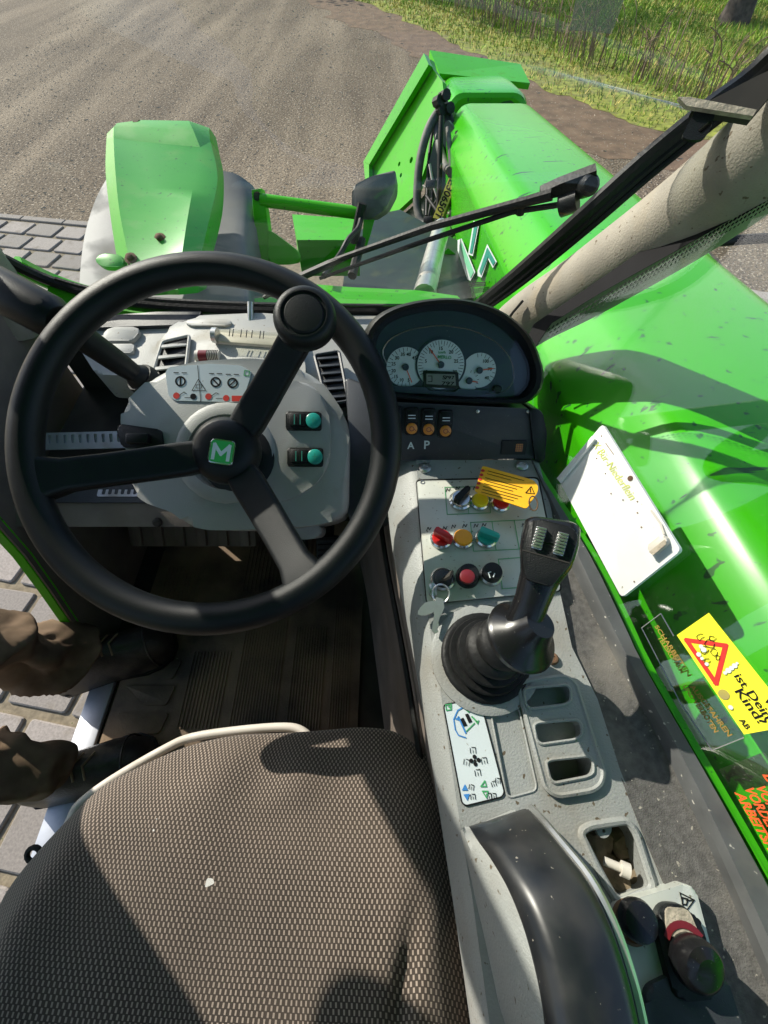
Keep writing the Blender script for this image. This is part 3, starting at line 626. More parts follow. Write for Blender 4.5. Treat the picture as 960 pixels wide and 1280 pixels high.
obj('symbol', stroke_uv(sf2, [(-.006, -.002), (.005, -.002), (.005, .003), (.001, .003)], .0012, .002), 'dial', st, smooth=0)
# ================================================================== dashboard
DF = Fr((-.15, .64, 1.352), (0, -.16, .98), (1, 0, 0))
dash = root('dashboard', 'dusty light grey dashboard top with vents under the windscreen', 'dashboard', (-.15, .62, 1.15))
obj('top_panel', prism(DF, rnd(DF.uvs([(92, 424), (120, 398), (240, 392), (455, 394), (600, 398), (600, 460), (470, 500), (442, 520), (360, 520), (200, 520), (176, 470), (120, 468)]), .012), -.06, 0, .006), 'gboard', dash)
obj('rear_ledge', prism(DF, rnd(DF.uvs([(95, 402), (240, 391), (254, 391), (250, 404), (235, 410), (110, 414)]), .006), -.02, .008, .003), 'dpanel', dash)
obj('centre_hump', prism(DF, rnd(DF.uvs([(205, 425), (240, 404), (330, 400), (370, 404), (385, 470), (380, 500), (205, 500), (192, 470)]), .02, 4), -.03, .016, .010, 3), 'gboard', dash)
obj('cap', prism(DF, rnd(DF.uvs([(133, 418), (145, 413), (174, 413), (178, 418), (168, 430), (132, 430)]), .006), -.01, .008, .002), 'gboard', dash)
obj('cap', prism(DF, rnd(DF.uvs([(134, 433), (170, 433), (168, 444), (132, 444)]), .004), -.01, .006, .002), 'gboard', dash)
obj('cap', prism(DF, rnd(DF.uvs([(232, 404), (240, 400), (286, 401), (292, 405), (286, 409), (236, 409)], .016), .006), .012, .020, .002), 'gboard', dash)
def vent(fr, quad, hh, slat_m, base_m, n, label=None):
    q = fr.uvs(quad, hh); v = obj('air_vent', prism(fr, rnd(q, .006), hh - .01, hh + .002, .002), base_m, dash); A, B, C_, D_ = [V(p) for p in q]
    fr2 = rnd(q, .006); obj('vent_frame', stroke_uv(fr, [V(p) for p in fr2], .005, hh + .004, True) if 0 else tube([fr.pt(*p, hh + .003) for p in fr2], .0028, 6, closed=True), slat_m, v)
    for k in range(n):
        t = (k + .7) / (n + .4); a = A.lerp(D_, t); b_ = B.lerp(C_, t); m_ = (a + b_) / 2; d = (b_ - a)
        sf_ = Fr(fr.pt(m_.x, m_.y, hh + .004), fr.n + fr.ey * .5, fr.ex * d.x + fr.ey * d.y); obj('slat', box(sf_, (0, 0, 0), (d.length * .84, (D_ - A).length / n * .5, .0025), .0008), slat_m, v)
vent(DF, [(204, 429), (238, 421), (233, 466), (190, 477)], .018, 'gboard', 'black', 3)
vent(DF, [(393, 446), (424, 441), (436, 503), (410, 507)], .02, 'dpanel', 'black', 6)
lf = DF.at(DF.px(306, 423, .03)); la = DF.px(268, 419, .028); lb_ = DF.px(352, 425, .028)
lv = root('spirit_level', 'clear glass spirit level tube mounted across the dashboard top', 'spirit level', DF.px(306, 423, .01))
obj('cradle', box(Fr(la.lerp(lb_, .5), DF.n, lb_ - la), (0, .004, -.010), ((lb_ - la).length, .022, .008), .002), 'bone', lv)
obj('tube', tube([la, lb_], .011, 16), 'tube', lv)
for p, q in ((la, .08), (lb_, -.08)): obj('end_cap', tube([p - (lb_ - la) * .02, p + (lb_ - la) * .05], .0125, 14), 'steel', lv)
obj('scale', join(*[tube([la.lerp(lb_, t) + V((0, -.008, .006)), la.lerp(lb_, t) + V((0, .006, .010))], .0008, 5) for t in (.25, .3, .42, .5, .58, .7, .75)]), 'ink', lv)
dw = root('scale_wheel', 'small ribbed red and white thumb wheel set in the dashboard', 'thumb wheel', DF.px(260, 446, .012))
ta, tb = DF.px(245, 445, .018), DF.px(275, 445, .018)
obj('wheel', tube([ta, tb], .009, 14), 'bone', dw); obj('band', tube([ta.lerp(tb, .15), ta.lerp(tb, .5)], .0094, 14), 'dred', dw)
obj('rib', join(*[tube([ta.lerp(tb, .5 + .07 * k), ta.lerp(tb, .53 + .07 * k)], .0096, 14) for k in range(7)]), 'dark', dw)
obj('hose_stub', tube([DF.px(313, 404, .01), Py(313, 378, .735)], .0055, 10), 'steel', dash)
# lower dash: dark bay, perforated strip, brown trim bar
obj('bay_back', slab((-.60, .70, 1.1), (-.30, .70, 1.1), (-.30, .70, 1.36), (-.60, .70, 1.36), .02, (0, -1, 0)), 'dark', dash)
obj('bay_floor', slab((-.60, .50, 1.235), (-.30, .50, 1.235), (-.30, .70, 1.24), (-.60, .70, 1.24), .02, (0, 0, 1)), 'dark', dash)
sA, sB = Pz(58, 548, 1.26), Pz(150, 546, 1.26); gf = Fr(sA.lerp(sB, .5), (0, -.55, .83), sB - sA); w_ = .17
hol = [rnd([(-.075 + k * .0135, -.009), (-.069 + k * .0135, -.009), (-.070 + k * .0135, .006), (-.076 + k * .0135, .006)], .002, 2) for k in range(12)]
obj('perforated_strip', plate_holes(gf, [(-.09, -.02), (.10, -.02), (.10, .010), (-.09, .010)], hol, .004, [.004] * 12), 'alu', dash)
obj('lower_shelf', slab(Pz(-20, 628, 1.215), Pz(240, 628, 1.215), Pz(200, 572, 1.24), Pz(20, 572, 1.24), .02, (0, -.3, 1)), 'dpanel', dash)
gA = Pz(150, 612, 1.222); gf2 = Fr(gA, (0, -.2, 1), (1, 0, 0))
obj('slotted_grille', plate_holes(gf2, rrect(.075, .026, .004), [rrect(.006, .018, .002, 2, (-.027 + .0108 * k, 0)) for k in range(6)], .004, [.004] * 6), 'alu', dash)
obj('trim_bar', loft([[Pz(x, 627, 1.212), Pz(x, 627, 1.212) + V((0, -.012, -.006)), Pz(x, 656, 1.185) + V((0, -.004, 0)), Pz(x, 658, 1.175) + V((0, .02, -.02)), Pz(x, 627, 1.21) + V((0, .03, -.01))] for x in (-40, 60, 160, 245)]), 'brown', dash)
obj('trim_screw', lathe(Fr(Pz(198, 652, 1.19), (0, -.7, .4)), [(.008, 0), (.008, .006), (.005, .009)], 12), 'dark', dash)
obj('under_panel', slab((-.30, .46, 1.20), (.03, .46, 1.20), (.03, .70, 1.22), (-.30, .70, 1.22), .04, (0, 0, 1)), 'dark', dash)
# curved dark band between column and console
obj('console_front', prism(Fr(Pz(455, 560, 1.33), (0, -.45, .89), (1, 0, 0)), rnd(Fr(Pz(455, 560, 1.33), (0, -.45, .89), (1, 0, 0)).uvs([(430, 470), (505, 500), (520, 570), (505, 655), (434, 650), (438, 560)]), .01), -.10, 0, .006), 'dpanel', dash)
# ================================================================== instrument cluster
CF = Fr((.09, .447, 1.43), (0, -.8, .6), (1, 0, 0))
cl = root('instrument_cluster', 'black hooded instrument cluster with three white dials', 'instrument cluster', CF.px(565, 500, -.03))
ho = [(455, 420), (468, 400), (490, 388), (522, 380), (560, 377), (600, 384), (636, 402), (662, 430), (675, 462), (672, 488), (655, 503), (600, 503), (520, 499), (466, 493), (452, 465)]
H0 = resample(rnd(CF.uvs(ho), .02, 4), 64); cc = sum(H0, V((0, 0))) / 64
def ring(sc, h, dy=0): return [CF.pt(cc.x + (p.x - cc.x) * sc, cc.y + (p.y - cc.y) * sc + dy, h + (.022 * max(0, (p.y - cc.y) / .06) if h > .004 else 0)) for p in H0]
obj('hood', loft([ring(1.02, -.06), ring(1.02, .006), ring(1.0, .018), ring(.96, .024), ring(.91, .022), ring(.885, .014), ring(.86, .002), ring(.86, -.004)]), 'wheelblack', cl)
obj('face', prism(CF, [(cc.x + (p.x - cc.x) * .875, cc.y + (p.y - cc.y) * .875) for p in H0], -.004, .001), 'face', cl)
io = [(476, 440), (486, 424), (510, 412), (550, 406), (590, 412), (622, 428), (640, 450), (643, 475), (632, 490), (612, 493), (560, 489), (500, 485)]
obj('bezel_line', tube([CF.pt(*p, .0016) for p in rnd(CF.uvs(io), .012, 3)], .0007, 5, closed=True), 'steel', cl)
def dial(cx, cy, r_, h, a0, a1, nt, nums, needle, hubr=.0042, cname='dial'):
    u, v = CF.uv(cx, cy, h); d = obj('dial', prism(CF, circ(r_, 36, (u, v)), h - .0012, h), 'dial', cl); T = []
    for k in range(nt):
        a = R(a0 + (a1 - a0) * k / (nt - 1)); l = .14 if k % 2 else .2; T.append(stroke_uv(CF, [(u + r_ * .96 * math.cos(a), v + r_ * .96 * math.sin(a)), (u + r_ * (.96 - l) * math.cos(a), v + r_ * (.96 - l) * math.sin(a))], .0006, h + .0003))
    for k, s in enumerate(nums):
        if not s: continue
        a = R(a0 + (a1 - a0) * k / (len(nums) - 1)); vs, fs = textgeo(s, .02); cu, cv = u + r_ * .66 * math.cos(a), v + r_ * .66 * math.sin(a); sc = .0058; mx = sum(q[0] for q in vs) / len(vs)
        T.append(([CF.pt(cu + (q[0] - mx) * sc, cv + (q[1] - .35) * sc, h + .0004) for q in vs], fs))
    obj('scale', join(*T), 'ink', d, smooth=0)
    na = R(needle); obj('needle', join(stroke_uv(CF, [(u, v), (u + r_ * .82 * math.cos(na), v + r_ * .82 * math.sin(na))], .0012, h + .0022)), 'inko', d, smooth=0)
    obj('needle_cap', lathe(CF, [(hubr, h), (hubr, h + .004), (hubr * .8, h + .005)], 16, c=(u, v)), 'face', d); return d
dial(507, 459, .0245, .0024, 285, 45, 19, ['5', '10', '15', '20', '25', '30', '35', '40', '45'], -66)
dial(599, 463, .0215, .0024, 100, -40, 10, ['', '100', '70', '40'], 8)
dial(586, 476, .0135, .0028, 80, -40, 6, [], -8, .0042)
u, v = CF.uv(551, 456, .003); obj('dial_ring', prism(CF, circ(.0325, 40, (u, v)), .001, .0036), 'face', cl)
d2 = dial(551, 456, .0300, .0048, 205, -25, 31, ['0', '5', '10', '15', '20', '25', '30'], 128)
obj('brand_lettering', join(text(CF, 'MERLO', (547, 448), (564, 449), .0056), text(CF, 'km/h', (548, 442), (557, 442), .0056)), 'greenp', d2, smooth=0)
obj('lower_mask', prism(CF, CF.uvs([(484, 482), (532, 484), (536, 488), (568, 490), (574, 486), (612, 488), (606, 494), (490, 491)], .007), .001, .0068), 'face', cl)
ld = obj('display', prism(CF, rnd(CF.uvs([(529, 463), (573, 465), (574, 486), (530, 484)], .008), .002), .002, .0075, .001), 'black', cl)
obj('display_glass', patch(CF, CF.uvs([(533, 467), (569, 468), (570, 482), (533, 480)], .008), .0079), 'lcd', ld, smooth=0)
obj('display_digits', join(text(CF, '5', (553, 474), (557, 474), .0082, .0045), text(CF, '797', (556, 474), (568, 474), .0082, .0042), text(CF, '797', (552, 481), (568, 481.5), .0082, .0042), stroke(CF, [(535, 470), (540, 470), (540, 477), (535, 477)], .0008, .0082)), 'ink', ld, smooth=0)
obj('reset_knob', lathe(CF.at(CF.px(620, 486)), [(.0052, 0), (.0052, .010), (.004, .011)], 16), 'black', cl)
obj('lens_cover', patch(CF, [(cc.x + (p.x - cc.x) * .86, cc.y + (p.y - cc.y) * .86) for p in H0], .0125), 'lens', cl, smooth=0)
# ================================================================== switch panel
AF = Fr((.1, .405, 1.36), (0, -.855, .518), (1, 0, 0))
sp = root('switch_panel', 'dark switch panel lettered A and P under the dials', 'switch panel', AF.px(570, 572, -.04))
obj('panel', prism(AF, rnd(AF.uvs([(462, 500), (500, 503), (664, 511), (672, 530), (674, 573), (478, 576)]), .004), -.06, 0, .002), 'dpanel', sp)
obj('cheek', prism(AF, rnd(AF.uvs([(660, 508), (676, 512), (682, 540), (679, 577), (668, 577), (664, 545)]), .006), -.06, .006, .004), 'black', sp)
for k, (x, y) in enumerate(((492, 524), (514, 526), (535, 527), (556, 529))):
    f = Fr(AF.px(x, y), AF.n, AF.ex); s = obj('rocker_switch', join(prism(f, rrect(.0185, .036, .003), -.004, .007, .0025), prism(Fr(f.pt(0, .008, .006), f.n + f.ey * .25, f.ex), rrect(.015, .016, .002), -.004, .004, .0015)), 'black' if k != 1 else 'rubber', sp)
    obj('lens', lathe(f, [(.0075, .004), (.0075, .0088), (.006, .0096)], 18, c=(.0005, -.0085)), 'amber', s); obj('symbol', join(stroke_uv(f, circ(.003, 7, (.0005, -.0085)), .0008, .0099, True), stroke_uv(f, [(.0035, -.0085), (.006, -.011)], .0008, .0099)), 'dred', s, smooth=0)
    obj('ridge', join(stroke_uv(f, [(-.0045, .006), (.0045, .006)], .001, .0116), stroke_uv(f, [(-.0045, .010), (.0045, .010)], .001, .0122)), 'steel', s, smooth=0)
obj('lettering', join(text(AF, 'A', (509, 561), (518, 561), .0008), text(AF, 'P', (530, 561), (537, 561), .0008)), 'dial', sp, smooth=0)
f = AF.at(AF.px(642, 559)); s = obj('indicator', prism(f, rrect(.034, .020, .001), -.002, .002), 'black', sp); obj('lamp', patch(f, rrect(.0095, .011, .001, 2, (.007, 0)), .0026), 'amber', s, smooth=0)
obj('grid', join(*[stroke_uv(f, [(.0025, y), (.0115, y)], .0006, .003) for y in (-.003, 0, .003)], *[stroke_uv(f, [(x, -.005), (x, .005)], .0006, .0033) for x in (.004, .007, .010)]), 'dred', s, smooth=0)
for x, y in ((597, 514), (660, 514)): obj('screw', lathe(AF.at(AF.px(x, y)), [(.0024, 0), (.0024, .0015), (.001, .002)], 10), 'steel', sp)
# ================================================================== side console
KF = Fr((.13, .2, 1.352), (0, -.04, 1), (1, 0, 0))
cs = root('side_console', 'worn light grey control console beside the driver seat', 'console', (.14, .15, .82))
TL = [(520, 575), (522, 600), (533, 753), (553, 880), (572, 1010), (590, 1120), (612, 1280), (622, 1400)]
TR = [(673, 575), (690, 640), (700, 740), (715, 809), (747, 874), (775, 962), (830, 1100), (905, 1260), (950, 1400)]
slots = [[(652, 864), (658, 861), (706, 857), (711, 862), (711, 878), (704, 882), (661, 887), (655, 882)], [(665, 907), (671, 904), (718, 900), (724, 905), (725, 920), (717, 925), (675, 931), (669, 927)], [(680, 953), (686, 950), (732, 945), (738, 950), (740, 966), (732, 971), (691, 979), (685, 974)]]
tray = [(612, 884), (641, 877), (649, 886), (672, 988), (634, 998)]
opn = [(724, 1040), (736, 1032), (783, 1025), (794, 1040), (815, 1106), (812, 1113), (772, 1130), (752, 1096)]
sh = [rnd(KF.uvs(s), .006, 2) for s in slots]
obj('top', plate_holes(KF, KF.uvs(TL[::-1] + TR), sh + [rnd(KF.uvs(tray), .006), rnd(KF.uvs(opn), .010)], .05, [.011, .012, .034, .0025, .05]), 'console', cs, smooth=30)
bz = [(647, 862), (655, 852), (704, 846), (717, 854), (752, 965), (749, 980), (738, 988), (695, 995), (680, 986)]
obj('slot_bezel', plate_holes(KF.at(KF.pt(0, 0, .005)), [(p.x, p.y) for p in [V(q) for q in rnd(KF.uvs(bz), .012, 4)]], sh, .006, [-.006] * 3), 'console', cs)
obj('slot_rim', join(*[tube([KF.pt(*p, .0055) for p in s], .0016, 6, closed=True) for s in sh]), 'console', cs)
obj('bezel_rim', tube([KF.pt(*p, .004) for p in rnd(KF.uvs(bz), .012, 4)], .0025, 6, closed=True), 'console', cs)
obj('opening_rim', tube([KF.pt(*p, .001) for p in rnd(KF.uvs(opn), .010)], .0035, 8, closed=True), 'console', cs)
obj('tray_rim', tube([KF.pt(*p, .0) for p in rnd(KF.uvs(tray), .006)], .0012, 6, closed=True), 'console', cs)
SB = [Pz(478, 575, 1.315), Pz(482, 610, 1.315), Pz(491, 690, 1.30), Pz(513, 801, 1.285), Pz(534, 921, 1.275), Pz(556, 1060, 1.27), Pz(588, 1280, 1.27), Pz(600, 1400, 1.27)]
FB = [Pz(435, 630, .82), Pz(440, 665, .82), Pz(457, 735, .82), Pz(470, 830, .82), Pz(482, 925, .82), Pz(488, 985, .82), Pz(490, 1040, .82), Pz(492, 1100, .82)]
TP = [KF.px(x, y, -.001) for x, y in TL]
n_ = 29; TPs, SBs, FBs = smoothpath(TP, 4), smoothpath(SB, 4), smoothpath(FB, 4)
obj('side_skirt', loft([[a + V((.004, 0, 0)), a, a.lerp(b, .15) + V((-.002, 0, .003)), a.lerp(b, .6) + V((-.005, 0, .006)), b, b + V((.012, 0, -.012))] for a, b in zip(TPs, SBs)], cap=False, closed=False), 'console', cs)
obj('lower_wall', loft([[b + V((.010, 0, -.006)), b + V((.004, 0, -.03)), b.lerp(c, .5) + V((.012, 0, 0)), c] for b, c in zip(SBs, FBs)], cap=False, closed=False), 'brown', cs)
obj('wall_seam', tube([b.lerp(c, .14) + V((-.001, 0, 0)) for b, c in zip(SBs, FBs)], .004, 6), 'rubber', cs)
shp = [KF.px(x, y) for x, y in TR]; shp = smoothpath(shp, 3)
A_ = [V((p.x - .002, p.y, SHZ)) for p in shp]; B_ = [V((p.x + .004, p.y, SHZ)) for p in rin]; B2 = [B_[min(int(i * (len(B_) - 1) / (len(A_) - 1)), len(B_) - 1)] for i in range(len(A_))]
A_[-1].y = -.5; B2[-1].y = -.5
obj('window_shelf', loft([[a, a.lerp(b, .33) + V((0, 0, -.002)), a.lerp(b, .66) + V((0, 0, -.003)), b, b + V((0, 0, -.03)), a + V((0, 0, -.03))] for a, b in zip(A_, B2)]), 'carpet', cab)
PLT = [(521, 601), (672, 598), (701, 738), (534, 754)]
PK = KF.at(KF.pt(0, 0, .004))
cp = obj('control_plate', prism(KF, rnd(KF.uvs(PLT, .004), .005), -.002, .004, .0008), 'plate', cs)
obj('plate_gasket', tube([KF.pt(*p, .0005) for p in rnd(KF.uvs(PLT), .005)], .0018, 6, closed=True), 'rubber', cs)
S_ = []
for L_ in ([(556, 609), (611, 608), (613, 641), (559, 643)], [(588, 653), (671, 649), (679, 685), (592, 689)], [(623, 699), (684, 694), (692, 731), (628, 736)]): S_.append(stroke(PK, L_, .0009, .0006, True))
S_ += [stroke(PK, [(583, 609), (586, 642)], .0009), stroke(PK, [(615, 652), (620, 687)], .0009), stroke(PK, [(643, 651), (649, 686)], .0009)]
obj('green_frame', join(*S_), 'greenp', cp, smooth=0)
S_ = [stroke_uv(PK, [V(PK.uv(x, y)) + V(q) for q in ((-.003, -.002), (-.001, .003), (.001, -.001), (.003, .003))], .0009) for x, y in ((536, 662), (556, 661), (567, 659), (581, 658), (595, 658), (605, 657), (560, 613), (572, 611), (594, 611), (655, 657), (664, 656))]
obj('pictogram', join(*S_), 'ink', cp, smooth=0)
for x, y in ((531, 586), (652, 583), (690, 824), (528, 605)):
    f = KF.at(KF.px(x, y)); r_ = .0085 if y < 600 else .0065 if y > 700 else .004; sc = obj('screw', lathe(f, [(r_, -.001), (r_, .003), (r_ * .75, .0045), (r_ * .45, .0045), (r_ * .4, .003)], 18), 'rust' if y > 700 else 'steel', cs)
def base_ring(x, y, r_, m): return obj('control_ring', lathe(PK.at(PK.px(x, y)), [(r_, 0), (r_, .004), (r_ * .86, .006), (r_ * .8, .004)], 24), m, cs)
def button(x, y, r_, h, m, ringm='silver', nm='push_button'):
    base_ring(x, y, r_ * 1.16, ringm); f = PK.at(PK.px(x, y)); return obj(nm, lathe(f, [(r_, .001), (r_, h * .8), (r_ * .9, h), (r_ * .3, h * 1.05)], 24), m, cs)
def selector(x, y, r_, a, m, lm, ringm='silver'):
    base_ring(x, y, r_ * 1.18, ringm); f = PK.at(PK.px(x, y)); o = obj('selector_knob', lathe(f, [(r_, .001), (r_ * .96, .008), (r_ * .9, .009)], 24), m, cs)
    ff = Fr(f.o, f.n, f.ex * math.cos(R(a)) + f.ey * math.sin(R(a))); obj('lever', prism(ff, rnd([(-r_ * .9, -r_ * .38), (r_ * 1.15, -r_ * .3), (r_ * 1.3, 0), (r_ * 1.15, r_ * .3), (-r_ * .9, r_ * .38)], .002), .007, .019, .003), lm, o); return o
selector(575, 627, .0125, 48, 'silver', 'black'); button(599, 629, .0105, .010, 'yellow'); button(625, 631, .0105, .010, 'red')
selector(551, 675, .0115, -35, 'red', 'red'); button(578, 675, .0115, .009, 'orange'); selector(607, 674, .0115, -25, 'teal', 'teal')
base_ring(553, 725, .0145, 'steel'); f = PK.at(PK.px(553, 725)); obj('ignition_lock', lathe(f, [(.0115, 0), (.011, .007), (.007, .009)], 22), 'dpanel', cs)
button(584, 722, .012, .016, 'black', 'black'); obj('button_cap', lathe(PK.at(PK.px(584, 721, .016)), [(.0085, -.002), (.0085, .002), (.006, .003)], 20), 'dred', cs)
lk = button(613, 720, .0115, .016, 'black', 'steel', 'lighter_knob'); f = PK.at(PK.px(613, 719, .0172)); obj('lighter_mark', join(stroke_uv(f, [(-.001, -.003), (-.002, .003), (.001, .004)], .0012, .0004), stroke_uv(f, [(.003, -.002), (.005, .002)], .0012, .0004)), 'dial', lk, smooth=0)
# function label
LBL = [(554, 881), (585, 876), (602, 884), (630, 990), (627, 996), (582, 1007), (577, 1003)]
fl = obj('function_label', prism(KF, rnd(KF.uvs(LBL), .004), -.001, .0012), 'label', cs); LK = KF.at(KF.pt(0, 0, .0012))
obj('label_edge', tube([KF.pt(*p, .0010) for p in rnd(KF.uvs(LBL), .004)], .0007, 5, closed=True), 'ink', fl)
def fork(x, y, a, s=.004): 
    u, v = LK.uv(x, y); c, q = math.cos(R(a)), math.sin(R(a)); T = lambda L_: [(u + (px * c - py * q) * s, v + (px * q + py * c) * s) for px, py in L_]
    return [stroke_uv(LK, T([(-1, .8), (-1, -.9)]), .0006), stroke_uv(LK, T([(0, .2), (0, -.9)]), .0005), stroke_uv(LK, T([(-.4, 1), (1, 1), (1, -.9)]), .0006)]
K_ = []
for x, y in ((591, 938), (605, 951), (583, 953), (597, 966), (589, 984), (591, 996), (617, 980), (611, 995), (617, 995), (622, 976)): K_ += fork(x, y, random.uniform(-20, 20), .0026 if y < 970 else .0021)
K_ += [disc(LK, LK.uv(x, y), .0019) for x, y in ((593, 946), (589, 951), (598, 950), (594, 955))] + [disc(LK, LK.uv(593.5, 951), .0012)]
K_ += [patch(LK, LK.uvs(q)) for q in ([(575, 899), (579, 897), (584, 907), (579, 908)], [(581, 893), (585, 892), (590, 902), (586, 904)])]
obj('pictogram', join(*K_), 'ink', fl, smooth=0)
obj('blue_pictogram', join(stroke(LK, [(569, 912), (567, 899), (572, 888), (579, 884)], .0011), stroke(LK, [(573, 896), (582, 916)], .0016), patch(LK, LK.uvs([(577, 988), (581, 980), (585, 988)])), patch(LK, LK.uvs([(579, 993), (587, 992), (584, 1001)])), patch(LK, LK.uvs([(568, 899), (573, 896), (574, 901)])), stroke(LK, [(569, 912), (573, 919), (582, 922)], .0011)), 'bluep', fl, smooth=0)
obj('green_pictogram', join(stroke(LK, [(579, 884), (586, 890)], .0014), stroke(LK, [(590, 896), (596, 902)], .0016), patch(LK, LK.uvs([(594, 902), (599, 900), (597, 906)])), stroke(LK, [(601, 983), (606, 976), (608, 983)], .001, closed=True), stroke(LK, [(603, 989), (610, 989), (608, 997)], .001, closed=True), stroke(LK, [(557, 881), (564, 880), (564, 887), (558, 888)], .001, closed=True), patch(LK, LK.uvs([(559, 883), (563, 882), (563, 886)])), stroke(LK, [(583, 914), (593, 904)], .001)), 'greenp', fl, smooth=0)
# rubbish in the rear opening
for x, y, s in ((741, 1057, .017), (778, 1048, .014), (757, 1092, .019), (790, 1090, .016), (800, 1110, .012)):
    p = KF.px(x, y, -.036); g = bmesh.new(); bmesh.ops.create_icosphere(g, subdivisions=3, radius=s)
    for v_ in g.verts: v_.co = v_.co * (1 + .55 * hnz(v_.co.x, v_.co.y, v_.co.z + x, 75) + .15 * hnz(v_.co.x, v_.co.y, v_.co.z + x, 300)); v_.co.z *= .8; v_.co += p
    obj('dirt_clod', frombm(g), 'soil', label='brown clod of dried dirt inside the open console recess', cat='dirt', group='dirt clods in the console recess')
bt = root('white_bolt', 'pale dusty bolt lying in the open console recess', 'bolt', KF.px(770, 1084, -.03)); b1, b2_ = KF.px(755, 1076, -.012), KF.px(776, 1085, -.010)
obj('shank', tube([b1, b2_], .0036, 12), 'bone', bt); obj('head', tube([b2_, b2_ + (b2_ - b1).normalized() * .007], [.0062, .0062], 12), 'bone', bt)
obj('tab', plate_holes(KF.at(KF.pt(0, 0, -.002)), rnd(KF.uvs([(744, 1030), (766, 1026), (766, 1040), (760, 1048), (752, 1048), (747, 1041)]), .003), [circ(.0014, 10, KF.uv(756, 1039))], .004, [-.004]), 'console', cs)
# ---- socket plate at the back of the console
SK = KF.at(KF.pt(0, 0, .016))
so_ = root('socket_plate', 'small grey plate with black push knob and rotary switch behind the armrest', 'control plate', SK.px(830, 1180, -.03))
obj('plate', prism(SK, rnd(SK.uvs([(770, 1131), (858, 1104), (870, 1112), (892, 1196), (888, 1215), (880, 1300), (800, 1300)]), .010), -.022, 0, .0015), 'plate', so_)
f = SK.at(SK.px(788, 1152)); obj('socket', lathe(f, [(.0145, 0), (.0145, .002), (.0125, .003), (.010, -.004)], 24), 'rust', so_)
obj('push_knob', lathe(Fr(SK.px(797, 1150, .014), KF.n + V((.1, 0, 0)), (1, 0, 0)), [(.006, -.018), (.007, -.006), (.0135, -.004), (.0140, .002), (.0125, .006), (.006, .008)], 26), 'gloss', so_)
f = SK.at(SK.px(847, 1178)); rk = obj('rotary_base', prism(f, rnd([(-.017, -.030), (.017, -.028), (.018, .012), (.010, .024), (-.008, .025), (-.018, .014)], .008), -.002, .010, .004), 'black', so_)
obj('dust_cap', prism(f, rnd([(-.013, .006), (.013, .006), (.010, .022), (-.008, .023)], .005), .009, .0115), 'dust', rk)
obj('red_arc', stroke_uv(f, [(.015 * math.cos(R(a)), -.002 + .015 * math.sin(R(a))) for a in range(35, 146, 11)], .0045, .0122), 'dred', rk, smooth=0)
rf_ = f.at(f.pt(.002, -.008, .008)); obj('rotary_knob', loft([[rf_.pt(.0165 * s * math.cos(a), .0165 * s * math.sin(a), h * (1 + .25 * math.sin(a))) for a in [2 * math.pi * k / 28 for k in range(28)]] for s, h in ((1.0, 0), (1.04, .008), (.98, .015), (.8, .019), (.4, .021))]), 'gloss', rk)
obj('socket_hole', disc(SK, SK.uv(871, 1153), .003, .0006), 'ink', so_, smooth=0)
obj('warning_mark', join(stroke(SK, [(850, 1116), (868, 1125), (856, 1141)], .0008, closed=True), stroke(SK, [(853, 1122), (860, 1124), (858, 1131), (853, 1130)], .001, closed=True), stroke(SK, [(858, 1126), (866, 1125)], .0008)), 'ink', so_, smooth=0)
obj('cover', prism(SK, rnd(SK.uvs([(800, 1232), (836, 1214), (868, 1218), (900, 1210), (925, 1290), (930, 1330), (810, 1330)]), .008), -.04, .006, .005), 'dpanel', so_)
# ================================================================== joystick
jb = KF.px(606, 822)
js = root('joystick', 'black joystick with two ribbed thumb rollers and rubber bellows', 'joystick', jb)
tip = KF.px(650, 792, .062); axd = (tip - jb).normalized(); JF = Fr(jb, axd, (1, 0, 0))
obj('base_ring', lathe(KF.at(jb), [(.058, -.001), (.058, .003), (.052, .005)], 40), 'console', js)
L0 = (tip - jb).length; sec = []
prof = [(.051, .0), (.051, .006), (.047, .008), (.041, .007), (.044, .012), (.043, .015), (.036, .015), (.038, .020), (.037, .023), (.030, .024), (.033, .030), (.032, .034), (.026, .037), (.030, .044), (.029, .050), (.025, .053), (.028, .060), (.026, .066), (.022, .07)]
for r_, h in prof:
    t = min(1, h / .06); nn = (KF.n * (1 - t) + axd * t).normalized(); c = jb + KF.n * (h * (1 - t)) + axd * h * t; ff = Fr(c, nn, (1, 0, 0)); r_ = r_ * .94; sec.append([ff.pt(r_ * math.cos(2 * math.pi * k / 32), r_ * math.sin(2 * math.pi * k / 32)) for k in range(32)])
obj('bellows', loft(sec), 'rubber', js, smooth=60)
sf_ = Fr(KF.px(652, 795, .072), axd, (1, 0, 0)); obj('saucer', lathe(sf_, [(.020, -.010), (.034, -.006), (.0355, .0), (.033, .004), (.024, .010), (.017, .024), (.014, .03)], 36), 'gloss', js)
g0 = KF.px(648, 790, .075); g1 = KF.px(662, 758, .095); g2 = KF.px(672, 729, .108); g3 = KF.px(681, 702, .118); g4 = KF.px(687, 675, .124); g5 = KF.px(690, 657, .126)
gp_ = smoothpath([g0, g1, g2, g3, g4, g5], 4); view = (CAM - g3).normalized(); secs = []
